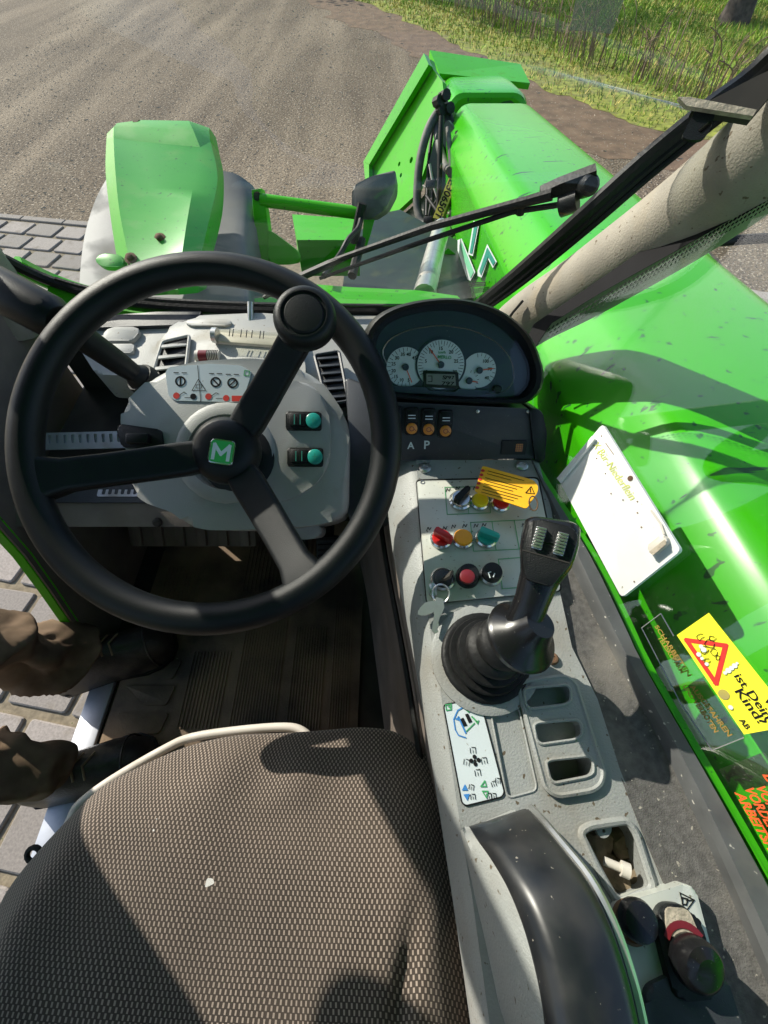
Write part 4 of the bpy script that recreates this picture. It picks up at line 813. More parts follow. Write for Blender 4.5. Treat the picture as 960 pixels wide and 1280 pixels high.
for i, p in enumerate(gp_):
    t = i / (len(gp_) - 1); tg = (gp_[min(i + 1, len(gp_) - 1)] - gp_[max(i - 1, 0)]).normalized(); nv = (view - tg * view.dot(tg)).normalized(); sx_ = tg.cross(nv)
    def lp(tab):
        for (a, x), (b, y) in zip(tab, tab[1:]):
            if a <= t <= b: return x + (y - x) * (t - a) / (b - a)
        return tab[-1][1]
    w = lp([(0, .017), (.25, .0155), (.45, .0175), (.62, .0235), (.75, .0250), (.9, .0242), (1, .018)]); d = lp([(0, .016), (.3, .0155), (.5, .018), (.7, .024), (.9, .022), (1, .014)])
    secs.append([p + sx_ * u + nv * v for u, v in rrect(2 * w, 2 * d, min(w, d) * lp([(0, .95), (.4, .9), (.6, .55), (1, .5)]), 4)])
grip = obj('grip', loft(secs), 'gloss', js, smooth=50)
tg = (g4 - g2).normalized(); nv = (view - tg * view.dot(tg)).normalized(); FFc = Fr(g3.lerp(g4, .55) + nv * .0232, nv, nv.cross(tg) * -1)
if FFc.ex.x < 0: FFc = Fr(FFc.o, FFc.n, -FFc.ex)
obj('face_plate', prism(FFc, rnd([(-.0205, -.010), (-.011, -.034), (.011, -.034), (.0205, -.010), (.021, .016), (.015, .021), (-.015, .021), (-.021, .016)], .004), -.008, .001, .0015), 'black', grip)
obj('face_line', stroke_uv(FFc, [(-.0195, -.010), (.0195, -.010)], .0012, .0016), 'dark', grip, smooth=0)
for x in (-.0092, .0092):
    f = FFc.at(FFc.pt(x, .004, 0)); rl = []
    for k in range(7): rl.append(box(f, (0, -.0084 + .0028 * k, .002 + .0025 * math.cos((k - 3) * .45)), (.0088, .0019, .006), .0005))
    obj('thumb_roller', join(box(f, (0, 0, .0005), (.0098, .021, .005), .002), *rl), 'silver', grip)
# ================================================================== keys and tag
ky = root('key_ring', 'bunch of worn steel keys hanging from the ignition lock', 'keys', PK.px(550, 745))
kr = PK.px(551, 742, .010); obj('ring', tube([PK.at(kr).pt(.0095 * math.cos(k * .262), .0095 * math.sin(k * .262), .004 * math.sin(k * .262)) for k in range(24)], .0011, 6, closed=True), 'steel', ky)
def key(a, b, m, w=.0065):
    a, b = PK.px(*a, .008), PK.px(*b, .006); f = Fr(a, PK.n, b - a); L_ = (b - a).length
    P_ = [(-.004, -w * .6), (.006, -w), (.014, -w * .7), (.016, -.0035), (L_ - .003, -.0035), (L_, 0)] + [(L_ - .003 - k * .0035, .0035 - (.0014 if k % 2 else 0)) for k in range(max(1, int((L_ - .02) / .0035)))] + [(.016, .0035), (.014, w * .7), (.006, w), (-.004, w * .6)]
    return prism(f, P_, -.001, .001)
obj('key', key((549, 752), (543, 793), 'steel'), 'steel', ky); obj('key', key((541, 757), (522, 769), 'steel', .007), 'steel', ky)
obj('key_bow', prism(PK.at(PK.px(541, 738, .004)), rrect(.009, .016, .004), .0, .003, .001), 'steel', ky)
p = PK.px(553, 725, .01); q = PK.px(563, 720, .022); obj('ignition_key', slab(p + V((-.004, -.002, 0)), q + V((-.002, -.002, .004)), q + V((.002, .006, .004)), p + V((.004, .006, 0)), .003), 'dark', ky)
TG = Fr(KF.px(633, 608, .034), KF.n + V((-.12, .1, 0)), (1, 0, 0))
tg_ = root('warning_tag', 'orange yellow safety tag lying over the console buttons', 'tag', TG.px(633, 608))
TGP = [(603, 582), (667, 600), (673, 608), (672, 615), (658, 636), (593, 614)]
obj('card', prism(TG, rnd(TG.uvs(TGP), .004), -.0012, 0), 'tag', tg_)
T0 = [stroke(TG, [(609 + dx, y0), (609 + dx + l, y0 + l * .27)], .0008) for dx, y0, l in ((1, 588.5, 45), (0, 592, 30), (-2, 597, 46), (-3, 600.5, 40), (-4, 604, 36), (-5, 608, 48), (-6, 611.5, 44), (-7, 615, 40))]
T0.append(stroke(TG, [(657, 616), (668, 617), (664, 608)], .0009, closed=True)); T0.append(stroke(TG, [(663, 611), (663, 615)], .0009))
obj('print', join(*T0), 'ink', tg_, smooth=0)
obj('red_bullet', join(*[disc(TG, TG.uv(603.5 - k * 1.7, 588.5 + k * 5.3), .0024) for k in range(5)]), 'inkr', tg_, smooth=0)
tr_ = TG.px(667, 628, .002); obj('tie', tube([TG.at(tr_).pt(.005 * math.cos(k * .4), .008 * math.sin(k * .4), -.002 + .004 * math.sin(k * .4)) for k in range(16)], .0009, 6, closed=True), 'rust', tg_)
# ================================================================== armrest
ar = root('armrest', 'glossy black padded armrest with pale grey side shell beside the seat', 'armrest', KF.px(700, 1150))
AS = [((590, 1034), (662, 1011), 1.372), ((600, 1050), (678, 1028), 1.392), ((618, 1075), (703, 1058), 1.408), ((640, 1112), (737, 1101), 1.424), ((660, 1160), (765, 1155), 1.434), ((676, 1215), (786, 1215), 1.440), ((688, 1275), (801, 1275), 1.443), ((694, 1340), (812, 1340), 1.444)]
LP = smoothpath([Pz(*a, z) for a, b, z in AS], 4); RP = smoothpath([Pz(*b, z) for a, b, z in AS], 4)
LP.append(LP[-1] + V((.004, -.25, 0))); RP.append(RP[-1] + V((.004, -.25, 0)))
obj('pad', loft([[l + V((0, 0, -.020)), l + V((-.001, 0, -.006)), l.lerp(r_, .06) + V((0, 0, .003)), l.lerp(r_, .2) + V((0, 0, .008)), l.lerp(r_, .5) + V((0, 0, .010)), l.lerp(r_, .8) + V((0, 0, .008)), l.lerp(r_, .94) + V((0, 0, .003)), r_ + V((.001, 0, -.006)), r_ + V((0, 0, -.020))] for l, r_ in zip(LP, RP)]), 'pad', ar, smooth=50)
SL = smoothpath([Pz(581, 1040, 1.355), Pz(583, 1062, 1.34), Pz(588, 1095, 1.33), Pz(596, 1140, 1.325), Pz(604, 1180, 1.32), Pz(614, 1225, 1.32), Pz(624, 1262, 1.325), Pz(650, 1330, 1.33)], 4); SL.append(SL[-1] + V((.004, -.25, 0)))
obj('side_shell', loft([[l + V((.002, 0, -.010)), l + V((-.004, 0, -.018)), l.lerp(s, .35) + V((-.006, 0, .0)), l.lerp(s, .75) + V((-.005, 0, 0)), s, s + V((.03, 0, -.004)), r_ + V((-.006, 0, -.03))] for l, s, r_ in zip(LP, SL, RP)]), 'console', ar)
obj('edge_highlight', tube([r_ + V((.003, 0, -.008)) for r_ in RP], .004, 8), 'steel', ar)  # pale tube put in as the highlight along the pad's right edge
obj('support', box(Z, (RP[20].x - .02, -.16, 1.29), (.04, .12, .14), .005), 'dark', ar)
# ================================================================== driver seat
def fabric():
    m, N, L, b = nodes_mat('woven seat fabric', .9); tc = N.new('ShaderNodeTexCoord'); sp_ = N.new('ShaderNodeSeparateXYZ'); L.new(tc.outputs['Object'], sp_.inputs[0])
    def mth(op, a, c=None):
        n = N.new('ShaderNodeMath'); n.operation = op
        for s_, i in ((a, 0), (c, 1)):
            if s_ is None: continue
            if isinstance(s_, (int, float)): n.inputs[i].default_value = s_
            else: L.new(s_, n.inputs[i])
        return n.outputs[0]
    g = N.new('ShaderNodeTexNoise'); g.inputs['Scale'].default_value = 9; L.new(tc.outputs['Object'], g.inputs[0])
    xx = mth('ADD', sp_.outputs[0], mth('MULTIPLY', mth('SUBTRACT', g.outputs[0], .5), .018)); yy = mth('ADD', mth('ADD', sp_.outputs[1], mth('MULTIPLY', sp_.outputs[0], .05)), mth('MULTIPLY', sp_.outputs[2], -.4))
    v = mth('DIVIDE', yy, .0041); row = mth('FLOOR', v); fv = mth('FRACT', v)
    u = mth('ADD', mth('DIVIDE', xx, .0047), mth('MULTIPLY', mth('MODULO', row, 2.0), .5)); fu = mth('FRACT', u)
    du = mth('ABSOLUTE', mth('SUBTRACT', fu, .5)); dv = mth('ABSOLUTE', mth('SUBTRACT', fv, .5))
    mask = mth('MULTIPLY', mth('LESS_THAN', du, .17), mth('LESS_THAN', dv, .41))
    def mix(f, A, B):
        x = N.new('ShaderNodeMix'); x.data_type = 'RGBA'; L.new(f, x.inputs[0])
        for s_, i in ((A, 6), (B, 7)):
            if isinstance(s_, tuple): x.inputs[i].default_value = (*s_, 1)
            else: L.new(s_, x.inputs[i])
        return x.outputs[2]
    n2 = N.new('ShaderNodeTexNoise'); n2.inputs['Scale'].default_value = 14; n2.inputs['Detail'].default_value = 6; L.new(tc.outputs['Object'], n2.inputs[0])
    base = mix(n2.outputs[0], (.022, .017, .013), (.070, .053, .040)); n5 = N.new('ShaderNodeTexNoise'); n5.inputs['Scale'].default_value = 5; n5.inputs['Detail'].default_value = 7; L.new(tc.outputs['Object'], n5.inputs[0]); dsh = mix(n5.outputs[0], (.13, .10, .08), (.42, .345, .28)); c = mix(mask, base, dsh)
    n3 = N.new('ShaderNodeTexNoise'); n3.inputs['Scale'].default_value = 26; n3.inputs['Detail'].default_value = 3; L.new(tc.outputs['Object'], n3.inputs[0])
    st_ = mth('GREATER_THAN', n3.outputs[0], .765); c = mix(st_, c, (.55, .54, .50)); L.new(c, b.inputs['Base Color'])
    bp = N.new('ShaderNodeBump'); bp.inputs['Strength'].default_value = .6; bp.inputs['Distance'].default_value = .0015; L.new(mask, bp.inputs['Height']); L.new(bp.outputs[0], b.inputs['Normal'])
    b.inputs['Sheen Weight'].default_value = .25; return m
M['fabric'] = fabric()
M['moss'] = mat('mossy seat edge', (.03, .06, .02), .9, var=.5, vscale=60, bump=.6, dirt=.4, dcol=(.10, .20, .05), dscale=50)
seat = root('driver_seat', 'worn fabric driver seat with pale dashes woven in dark cloth', 'seat', (-.155, -.15, FL))
so2 = [(-.40, -.46), (-.405, -.25)] + [tuple(Pz(x, y, 1.222).xy) for x, y in ((-16, 1128), (32, 1068), (80, 1018), (116, 982), (162, 959), (214, 935), (258, 922), (300, 915), (350, 914))] + [(-.07, .084), (-.03, .088), (.02, .083), (.055, .055), (.084, .01), (.102, -.06), (.108, -.16), (.11, -.30), (.10, -.46)]
SO = resample(rnd(so2, .04, 4), 150); SC = V((-.155, -.19)); secs = []
for i in range(44):
    s = 1 - i / 44; ring_ = []
    for p in SO:
        q = SC + (p - SC) * s; d = 1 - s
        z = 1.205 + .068 * (1 - s ** 5)
        rx = (q.x - SC.x) / .245; z += .016 * math.exp(-((abs(rx) - .78) / .16) ** 2) * min(1, d * 5) * (1 if q.y < .03 else .4) - .014 * math.exp(-(rx / .55) ** 2) * min(1, d * 3)
        if q.y > 0: z += .006 * math.sin(q.x * 62 + 1.2) * math.sin(max(0, min(1, (q.y - .0) / .08)) * math.pi) * math.exp(-((q.x + .12) / .09) ** 2)
        z -= .013 * math.exp(-((q.x - .02 - .25 * (q.y + .12)) / .010) ** 2) * (1 if q.y < -.06 else 0) * min(1, (-.06 - q.y) * 16 if q.y < -.06 else 0)
        z += .0022 * hnz(q.x, q.y, 0, 16) * min(1, d * 8) + .008 * hnz(q.x, q.y, 4, 7) * min(1, d * 3)
        ring_.append(V((q.x, q.y, z)))
    secs.append(ring_)
low = [[V((p.x * 1 - (p.x - SC.x) * .02, p.y - (p.y - SC.y) * .02, 1.13)) for p in SO], [V((p.x + (p.x - SC.x) * .012, p.y + (p.y - SC.y) * .012, 1.165)) for p in SO]]
obj('cushion', loft(low + secs), 'fabric', seat, smooth=70)
obj('edge_strip', tube([V((p.x + (p.x - SC.x) * .006, p.y + (p.y - SC.y) * .006, 1.192)) for p in SO[6:48]] if 0 else [V((p.x - .006, p.y + .003, 1.194)) for p in [V((-.401, -.30)), V((-.402, -.2)), V((-.394, -.11)), V((-.375, -.055)), V((-.342, -.012))]], .010, 8), 'moss', seat)
bk = []
for i in range(9):
    t = i / 8; z = 1.24 + .62 * t; y = -.40 - .10 * t; w = .235 - .03 * t
    bk.append([V((-.155 + w * math.cos(a) * (1 if abs(math.cos(a)) < .9 else .97), y + .055 * math.sin(a), z)) for a in [2 * math.pi * k / 28 for k in range(28)]])
obj('backrest', loft(bk), 'fabric', seat, smooth=60)
obj('suspension_base', join(box(Z, (-.155, -.19, 1.10), (.40, .42, .06), .01), box(Z, (-.155, -.2, .96), (.32, .36, .22), .02), box(Z, (-.155, -.2, .825), (.38, .42, .05), .006)), 'dark', seat)
bz_ = 1.17; bp_ = [Pz(70, 1062, bz_), Pz(88, 1026, bz_), Pz(100, 1005, bz_), Pz(140, 975, bz_), Pz(205, 937, bz_), Pz(240, 922, bz_), Pz(300, 913, bz_), Pz(355, 909, bz_), Pz(378, 914, bz_), Pz(392, 930, bz_), Pz(398, 955, bz_)]
obj('front_bar', tube(smoothpath(bp_, 4), .0058, 12), 'bone', seat)
obj('belt_eye', tube([Pz(42, 1068, 1.16) + V((.008 * math.cos(k * .45), .007 * math.sin(k * .45), .003 * math.sin(k * .45))) for k in range(14)], .0032, 8, closed=True), 'rubber', seat)
# ================================================================== floor mat, foot rest, pedals
MF = Fr((0, 0, FL + .001), (0, 0, 1))
fm = root('floor_mat', 'dirty black ribbed rubber floor mat in front of the seat', 'floor mat', (-.3, .3, FL))
obj('sheet', prism(MF, rnd([(-.595, -.2), (-.06, -.2), (-.05, .66), (-.58, .66)], .02), 0, .006, .002), 'mat', fm)
def ribs(x0, x1, y0, y1, n, sk=0):
    gs_ = []
    for k in range(n):
        x = x0 + (x1 - x0) * (k + .5) / n; gs_.append(box(Fr((x, (y0 + y1) / 2, FL + .008), (0, 0, 1), (1, sk, 0)), (0, 0, 0), ((x1 - x0) / n * .45, y1 - y0, .003)))
    return join(*gs_)
for a in ((-.33, -.23, .12, .42, 16), (-.21, -.135, .10, .36, 12), (-.12, -.075, .14, .42, 8), (-.56, -.46, .36, .52, 10), (-.44, -.35, .14, .30, 12), (-.36, -.16, .45, .6, 20)): obj('rib_field', ribs(*a), 'mat', fm)
for k in range(5): obj('raised_block', prism(MF, rnd([(-.58 + .02 * k, .02 + .055 * k), (-.47, .02 + .055 * k), (-.46, .06 + .055 * k), (-.57, .06 + .055 * k)], .006), .004, .010, .002), 'mat', fm)
fr2 = root('foot_rest', 'rusty brown ribbed foot rest box under the dashboard', 'foot rest', (-.48, .56, FL))
fA = Fr((-.45, .56, .98), (0, -.75, .66), (1, 0, 0)); obj('box', box(fA, (0, 0, -.05), (.30, .15, .10), .008), 'brown', fr2)
for k in range(6): obj('rib', box(fA, (-.125 + .05 * k, 0, .004), (.022, .14, .012), .003), 'brown', fr2)
for i, (x, lab) in enumerate(((-.215, 'black ribbed brake pedal under the column'), (-.13, 'narrow black accelerator pedal beside the console wall'))):
    pe = root('pedal', lab, 'pedal', (x, .52, FL)); pf = Fr((x, .50, .93), (0, -.7, .7), (1, 0, 0)); obj('pad', box(pf, (0, 0, 0), (.075 - .02 * i, .07, .014), .005), 'rubber', pe)
    for k in range(5): obj('rib', box(pf, (0, -.026 + .013 * k, .009), (.066 - .02 * i, .005, .005)), 'rubber', pe)
    obj('arm', tube([pf.pt(0, 0, -.005), (x, .58, .93), (x, .66, 1.05)], .010, 8), 'dark', pe)
# ================================================================== things on the side window
WH = .004
PB = [(697, 597), (753, 530), (851, 688), (777, 747)]
wb = root('white_board', 'blank white plastic panel with moulded handle fixed inside the side window', 'panel', WF.px(775, 640, WH))
WPL = WF.at(WF.pt(0, 0, WH + .006))
q = WF.uvs(PB, WH + .006); obj('board', prism(WF, rnd(q, .004), WH, WH + .006, .0008), 'white', wb)
obj('folded_edge', prism(WF, WF.uvs([(696, 598), (740, 545), (744, 549), (700, 603)], WH + .010), WH + .004, WH + .011, .001), 'white', wb)
obj('handle', join(prism(WF, rnd(WF.uvs([(808, 683), (827, 668), (834, 672), (834, 681), (816, 695)], WH + .012), .003), WH + .005, WH + .013, .002), tube([WPL.px(814, 638, .001), WPL.px(826, 655, .002), WPL.px(830, 668, .004)], .0012, 6)), 'bone', wb)
obj('handle_gap', patch(WPL, WPL.uvs([(811, 690), (831, 674), (833, 680), (816, 694)], .0085), .0085), 'dust', wb, smooth=0)
obj('stain', join(disc(WPL, WPL.uv(788, 598), .0032, n=9), stroke(WPL, [(757, 554), (767, 568)], .0008), *[disc(WPL, WPL.uv(x, y), .0009, n=7) for x, y in ((752, 545), (746, 573), (757, 592), (779, 625), (797, 627), (797, 641), (764, 617), (802, 659), (793, 727))]), 'rust', wb, smooth=0)
obj('handwriting', text(WPL, 'X Bür-Niederflein', (740, 556), (788, 626), .0006, .0085, 0, .2), 'lime', wb, smooth=0)
ys = root('yellow_sticker', 'yellow warning sticker with red triangle on the side window', 'sticker', WF.px(900, 840))
SF = WF.at(WF.pt(0, 0, .0010))
obj('sheet', prism(SF, SF.uvs([(846, 795), (886, 766), (962, 862), (1020, 940), (930, 918)] if 0 else [(846, 794), (886, 766), (990, 897), (985, 908), (930, 918)]), -.0004, 0), 'syellow', ys)
obj('red_triangle', stroke(SF, [(858, 800), (907, 807), (895, 854)], .0042, .0004, True), 'inkr', ys, smooth=0)
dr = []
rg2 = random.Random(2)
for cx, cy, rr in ((875, 796, 5), (890, 798, 5), (881, 812, 6), (893, 815, 5), (884, 826, 4), (887, 805, 7), (897, 822, 4)):
    dr.append(stroke(SF, [(cx + rr * math.cos(a) * rg2.uniform(.5, 1.1), cy + rr * math.sin(a) * rg2.uniform(.5, 1.1)) for a in [k * .8 for k in range(8)]], .0006, .0008))
obj('drawing', join(*dr), 'ink', ys, smooth=0)
obj('scuff', join(*[disc(SF, SF.uv(x, y), r_, .001 + .00003 * i, 8) for i, (x, y, r_) in enumerate(((880, 812, .0026), (877, 808, .002), (874, 818, .0022), (878, 823, .0016), (884, 830, .0018), (911, 838, .0024), (915, 835, .002), (919, 832, .0022), (907, 841, .0016), (922, 829, .0012), (914, 884, .002)))]), 'dial', ys, smooth=0)
obj('lettering', join(text(SF, 'ist Dein', (917, 845), (957, 899), .0006, .0066, .015), text(SF, 'Kind?', (918, 864), (949, 906), .0006, .0074, .015), text(SF, 'Wo', (953, 872), (975, 903), .0006, .0074, .015), text(SF, 'AB', (923, 900), (933, 912), .0006, .0045, .02)), 'ink', ys, smooth=0)
obj('seal_mark', disc(SF, SF.uv(905, 868), .0045), 'olabel', ys, smooth=0)
cf_ = root('clear_decal', 'clear film decal with faded orange lettering low on the side window', 'decal', WF.px(870, 870))
obj('film', prism(SF, SF.uvs([(802, 785), (826, 767), (872, 838), (930, 922), (890, 938), (850, 878)]), -.0007, -.0005), 'film', cf_, smooth=0)
obj('film_edge', join(*[tube([SF.px(*a, 0), SF.px(*b, 0)], .0005, 4) for a, b in (((802, 785), (826, 767)), ((802, 785), (850, 878)), ((850, 878), (890, 938)), ((890, 938), (930, 922)), ((826, 767), (842, 795)))]), 'steel', cf_)
obj('lettering', join(text(SF, 'SCHARBEITEN', (818, 783), (860, 846), .0003, .0042), text(SF, 'TELESKOPARM', (822, 797), (863, 858) if 0 else (851, 842), .0003, .0040), text(SF, 'AUSGEFAHREN', (862, 858), (910, 921), .0003, .0046), text(SF, 'UND VERBOTEN', (853, 858), (893, 916), .0003, .0046)), 'inkol', cf_, smooth=0)
od = root('red_decal', 'decal with large red orange lettering low on the side window', 'decal', WF.px(940, 1010))
obj('film', prism(SF, SF.uvs([(898, 962), (955, 940), (1030, 1060), (985, 1100)]), -.0007, -.0005), 'filmg', od, smooth=0)
obj('lettering', join(text(SF, 'ARBEITSH', (918, 990), (962, 1066), .0003, .0072, .03, .25), text(SF, 'VORDER', (931, 986), (963, 1040), .0003, .0072, .03, .25), text(SF, 'VOR', (945, 984), (962, 1012), .0003, .0072, .03, .25), text(SF, 'D', (953, 968), (961, 981), .0003, .0072, .03, .25)), 'inko', od, smooth=0)
M['pale'] = glass('pale translucent film', (.8, .8, .78))
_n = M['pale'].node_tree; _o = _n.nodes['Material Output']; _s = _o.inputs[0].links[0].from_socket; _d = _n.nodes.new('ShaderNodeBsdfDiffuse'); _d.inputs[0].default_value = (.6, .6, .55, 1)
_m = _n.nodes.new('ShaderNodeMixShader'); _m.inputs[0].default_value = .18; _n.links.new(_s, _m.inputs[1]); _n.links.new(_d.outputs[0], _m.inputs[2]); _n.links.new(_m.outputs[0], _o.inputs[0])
wst = root('screen_square', 'pale translucent square near the top of the windscreen', 'sticker', Py(745, 15, .60)); sf3 = Fr(Py(745, 15, .60), (-.1, -.75, .65), (1, 0, 0))
obj('film', prism(sf3, sf3.uvs([(722, -12), (785, -14), (765, 42), (712, 37)]), -.0006, 0), 'pale', wst, smooth=0)  # thin pale see-through square by the upper windscreen
# ================================================================== windscreen wiper
YW = .80
def wpt(x, y, yy=None):
    d = ray(x, y); s = (x - 370) / 375; return Py(x, y, (yy if yy else .83 - .15 * s))
wp = root('windscreen_wiper', 'black parallel arm wiper lying across the outside of the windscreen', 'wiper', wpt(735, 235))
obj('arm', tube([wpt(362, 352), wpt(420, 325), wpt(540, 283), wpt(660, 251), wpt(690, 243)], [.004, .005, .006, .007, .008], 8), 'rubber', wp)
obj('arm', tube([wpt(400, 348), wpt(520, 305), wpt(640, 265), wpt(705, 255)], [.003, .004, .004, .004], 8), 'rubber', wp)
obj('arm_head', loft([[wpt(x, y - w) , wpt(x, y - w) + V((0, .012, .004)), wpt(x, y + w) + V((0, .012, 0)), wpt(x, y + w)] for x, y, w in ((676, 246, 5), (700, 238, 8), (735, 226, 9), (746, 219, 6))]), 'rubber', wp)
obj('pivot', join(tube([wpt(700, 258), wpt(722, 250)], .014, 10), lathe(Fr(wpt(735, 232), (0, -1, .5)), [(.013, -.02), (.013, .006), (.009, .010)], 14)), 'black', wp)
obj('link', tube([wpt(652, 252) , wpt(650, 268)], .006, 8), 'rubber', wp)
obj('blade', tube([wpt(330, 372), wpt(365, 351), wpt(410, 331), wpt(440, 318)], [.004, .007, .007, .005], 6), 'rubber', wp)
# ================================================================== boom
boom = root('telescopic_boom', 'bright green telescopic boom with rounded top running forward past the cab', 'boom', (.6, 1.2, .7))
def bsec(y, ins=0, dz=0, hgt=.42):
    xl = .400 - .0125 * y + ins; xr = .79 - .012 * y - ins; zt = 1.442 - .0965 * y - ins * .6 + dz; r_ = .055
    P_ = [(xl - .02, zt - hgt), (xl - .050, zt - hgt + .02), (xl - .064, zt - .12), (xl - .064, zt - .112), (xl - .058, zt - .100)]
    P_ += [(xl - .006, zt - .034), (xl + .004, zt - .022), (xl + .016, zt - .011), (xl + .032, zt - .004), (xl + .052, zt)]
    P_ += [(xr - .09 + .09 * math.sin(R(a)), zt - .075 + .075 * math.cos(R(a))) for a in range(0, 91, 15)]
    P_ += [(xr, zt - hgt + .03), (xr - .03, zt - hgt)]
    return [V((x, y, z)) for x, z in P_]
outer = obj('outer_section', loft([bsec(y) for y in (-1.6, -.8, 0, .5, 1.0, 1.5, 2.0, 2.5, 2.78, 2.82, 2.84)]), 'greenb', boom, smooth=30)
obj('section_gap', loft([bsec(2.83, .05), bsec(3.10, .05)]), 'dgreen', boom)
obj('head_cover', loft([bsec(3.06, .012, .0), bsec(3.075, -.004, .008), bsec(3.12, -.012, .012), bsec(3.45, -.012, .02), bsec(3.60, -.006, .022)]), 'greenb', boom, smooth=30)
obj('gap_debris', join(*[box(Fr((.46 + .02 * k + random.uniform(-.01, .01), 3.0 + random.uniform(-.02, .02), 1.118), (random.uniform(-.5, .5), 0, 1)), (0, 0, 0), (.012, .006, .006)) for k in range(12)]), 'soil', boom, kind='stuff')
def BX(x, y, off=.006): return Px(x, y, .395 - off)
def bq(L_, off=.006):
    vs = [BX(x, y, off) for x, y in L_]; return vs, [tuple(range(len(vs)))]
BF = Fr((.388, 1.9, .95), (-1, -.013, 0), (0, 1, 0)); BF.o = V((.307, 1.9, .95))
def bpatch(L_, h=0): return [BF.px(x, y, h) for x, y in L_], [tuple(range(len(L_)))]
obj('brand_marking', join(bpatch([(572, 300), (577, 298), (594, 340), (588, 351), (584, 349), (572, 313)]), bpatch([(609, 305), (621, 327), (616, 335), (610, 324), (602, 347), (597, 345), (597, 338)]), bpatch([(592, 276), (599, 279), (591, 320), (585, 318)])), 'dial', boom, smooth=0)
obj('brand_marking', join(bpatch([(574, 307), (577, 303), (592, 340), (588, 348)], .002)), 'mint', boom, smooth=0)
obj('brand_marking', join(bpatch([(609, 309), (619, 327), (616, 332), (610, 321), (601, 344), (599, 339)], .002), bpatch([(593, 279), (597, 281), (590, 317), (587, 316)], .002)), 'tealp', boom, smooth=0)
obj('small_print', join(*[stroke(BF, [(586, 354 + 2 * k), (607, 353 + 2 * k)], .0035, .002) for k in range(3)]), 'ink', boom, smooth=0)
# tool carriage at the boom head
cg = root('tool_carriage', 'bright green steel tool carriage plate with bolt holes at the boom head', 'carriage', Py(500, 230, 3.45))
CG = Fr(Py(505, 180, 3.3), (-.80, -.38, .42), (0, 1, 0))
obj('plate', plate_holes(CG, CG.uvs([(538, 74), (541, 86), (553, 102), (556, 130), (535, 200), (520, 243), (484, 276), (494, 240), (494, 216), (463, 222), (461, 205), (478, 180)]), [circ(.016, 12, CG.uv(514, 200)), circ(.012, 12, CG.uv(499, 205)), circ(.012, 12, CG.uv(501, 219))], .03, [.03] * 3), 'green', cg, smooth=20)
obj('top_flange', slab(Py(536, 71, 3.75), Py(648, 88, 3.75), Py(660, 112, 3.5), Py(548, 100, 3.5), .03), 'green', cg)
obj('edge_flange', join(slab(CG.px(535, 70, .012), CG.px(541, 84, .012), CG.px(466, 208, .012), CG.px(459, 204, .012), .03), slab(CG.px(459, 204, .012), CG.px(466, 207, .012), CG.px(466, 224, .012), CG.px(461, 226, .012), .03)), 'greenb', cg)
obj('pin', join(tube([CG.px(511, 122, -.10), CG.px(517, 122, -.02)], .05, 14), tube([CG.px(500, 130, -.1), CG.px(509, 150, -.1)], .03, 8)), 'greenb', cg)
obj('lower_plate', prism(CG, CG.uvs([(520, 243), (484, 276), (470, 300), (450, 330), (560, 330), (560, 260), (540, 215)]), -.12, -.05), 'dgreen', cg)
# hydraulic hoses, guides and the label clipped to them
hz = root('hydraulic_hoses', 'looped grey hydraulic hoses hanging beside the boom head', 'hoses', Py(545, 280, 2.5))
def hose(L_, r_, m, y0=2.85, y1=2.45):
    P_ = [Py(x, y, y0 + (y1 - y0) * k / (len(L_) - 1)) for k, (x, y) in enumerate(L_)]; obj('hose', tube(smoothpath(P_, 5), r_, 10), m, hz)
hose([(549, 138), (536, 160), (526, 195), (522, 230), (522, 262), (530, 281), (541, 275)], .021, 'hood')
hose([(545, 150), (548, 178), (556, 205), (562, 214)], .019, 'hood')
hose([(564, 152), (571, 180), (576, 212), (578, 236)], .014, 'hood')
hose([(556, 140), (566, 170), (580, 205), (588, 240), (590, 270)], .030, 'rubber')
hose([(541, 160), (536, 200), (534, 240), (533, 270)], .008, 'rubber'); hose([(548, 180), (545, 215), (540, 250), (536, 275)], .010, 'rubber')
hose([(529, 232), (538, 236), (548, 222), (552, 205)], .005, 'hood'); hose([(527, 262), (536, 264), (546, 250)], .005, 'hood')
hose([(578, 238), (584, 255), (572, 285), (560, 300)], .008, 'rubber', 2.4, 2.1)
for x, y in ((545, 128), (552, 122), (548, 140), (557, 138), (556, 155)):
    p = Py(x, y, 2.84); obj('fitting', tube([p, p + V((.02, -.04, .02))], .024, 8), 'rubber', hz)
obj('guide_plate', slab(Py(552, 112, 2.9), Py(574, 150, 2.9), Py(572, 158, 2.9), Py(551, 125, 2.9), .02), 'steel', hz)
obj('backing_plate', prism(Fr(Py(550, 240, 2.62), (-.5, -.8, .3)), Fr(Py(550, 240, 2.62), (-.5, -.8, .3)).uvs([(528, 285), (533, 215), (546, 165), (560, 150), (580, 175), (592, 250), (588, 330), (530, 330)]), -.03, 0), 'dgreen', hz)
hose([(552, 145), (550, 190), (549, 235), (546, 280), (540, 310)], .012, 'rubber', 2.6, 2.3); hose([(560, 160), (563, 195), (567, 240), (565, 285)], .012, 'hood', 2.6, 2.3)
hose([(571, 165), (582, 215), (586, 265), (578, 305)], .010, 'rubber', 2.6, 2.2); hose([(537, 205), (543, 235), (554, 262), (570, 270)], .006, 'bone', 2.55, 2.4)
hose([(533, 245), (545, 262), (560, 282), (572, 300)], .008, 'rubber', 2.5, 2.2); hose([(566, 228), (574, 250), (570, 268)], .007, 'hood', 2.4, 2.3)
for x, y in ((539, 230), (553, 258), (570, 232), (582, 245), (536, 275)):
    p = Py(x, y, 2.42); obj('clamp', box(Fr(p, (-.4, -.8, .4)), (0, 0, 0), (.05, .03, .03), .005), 'rubber', hz)
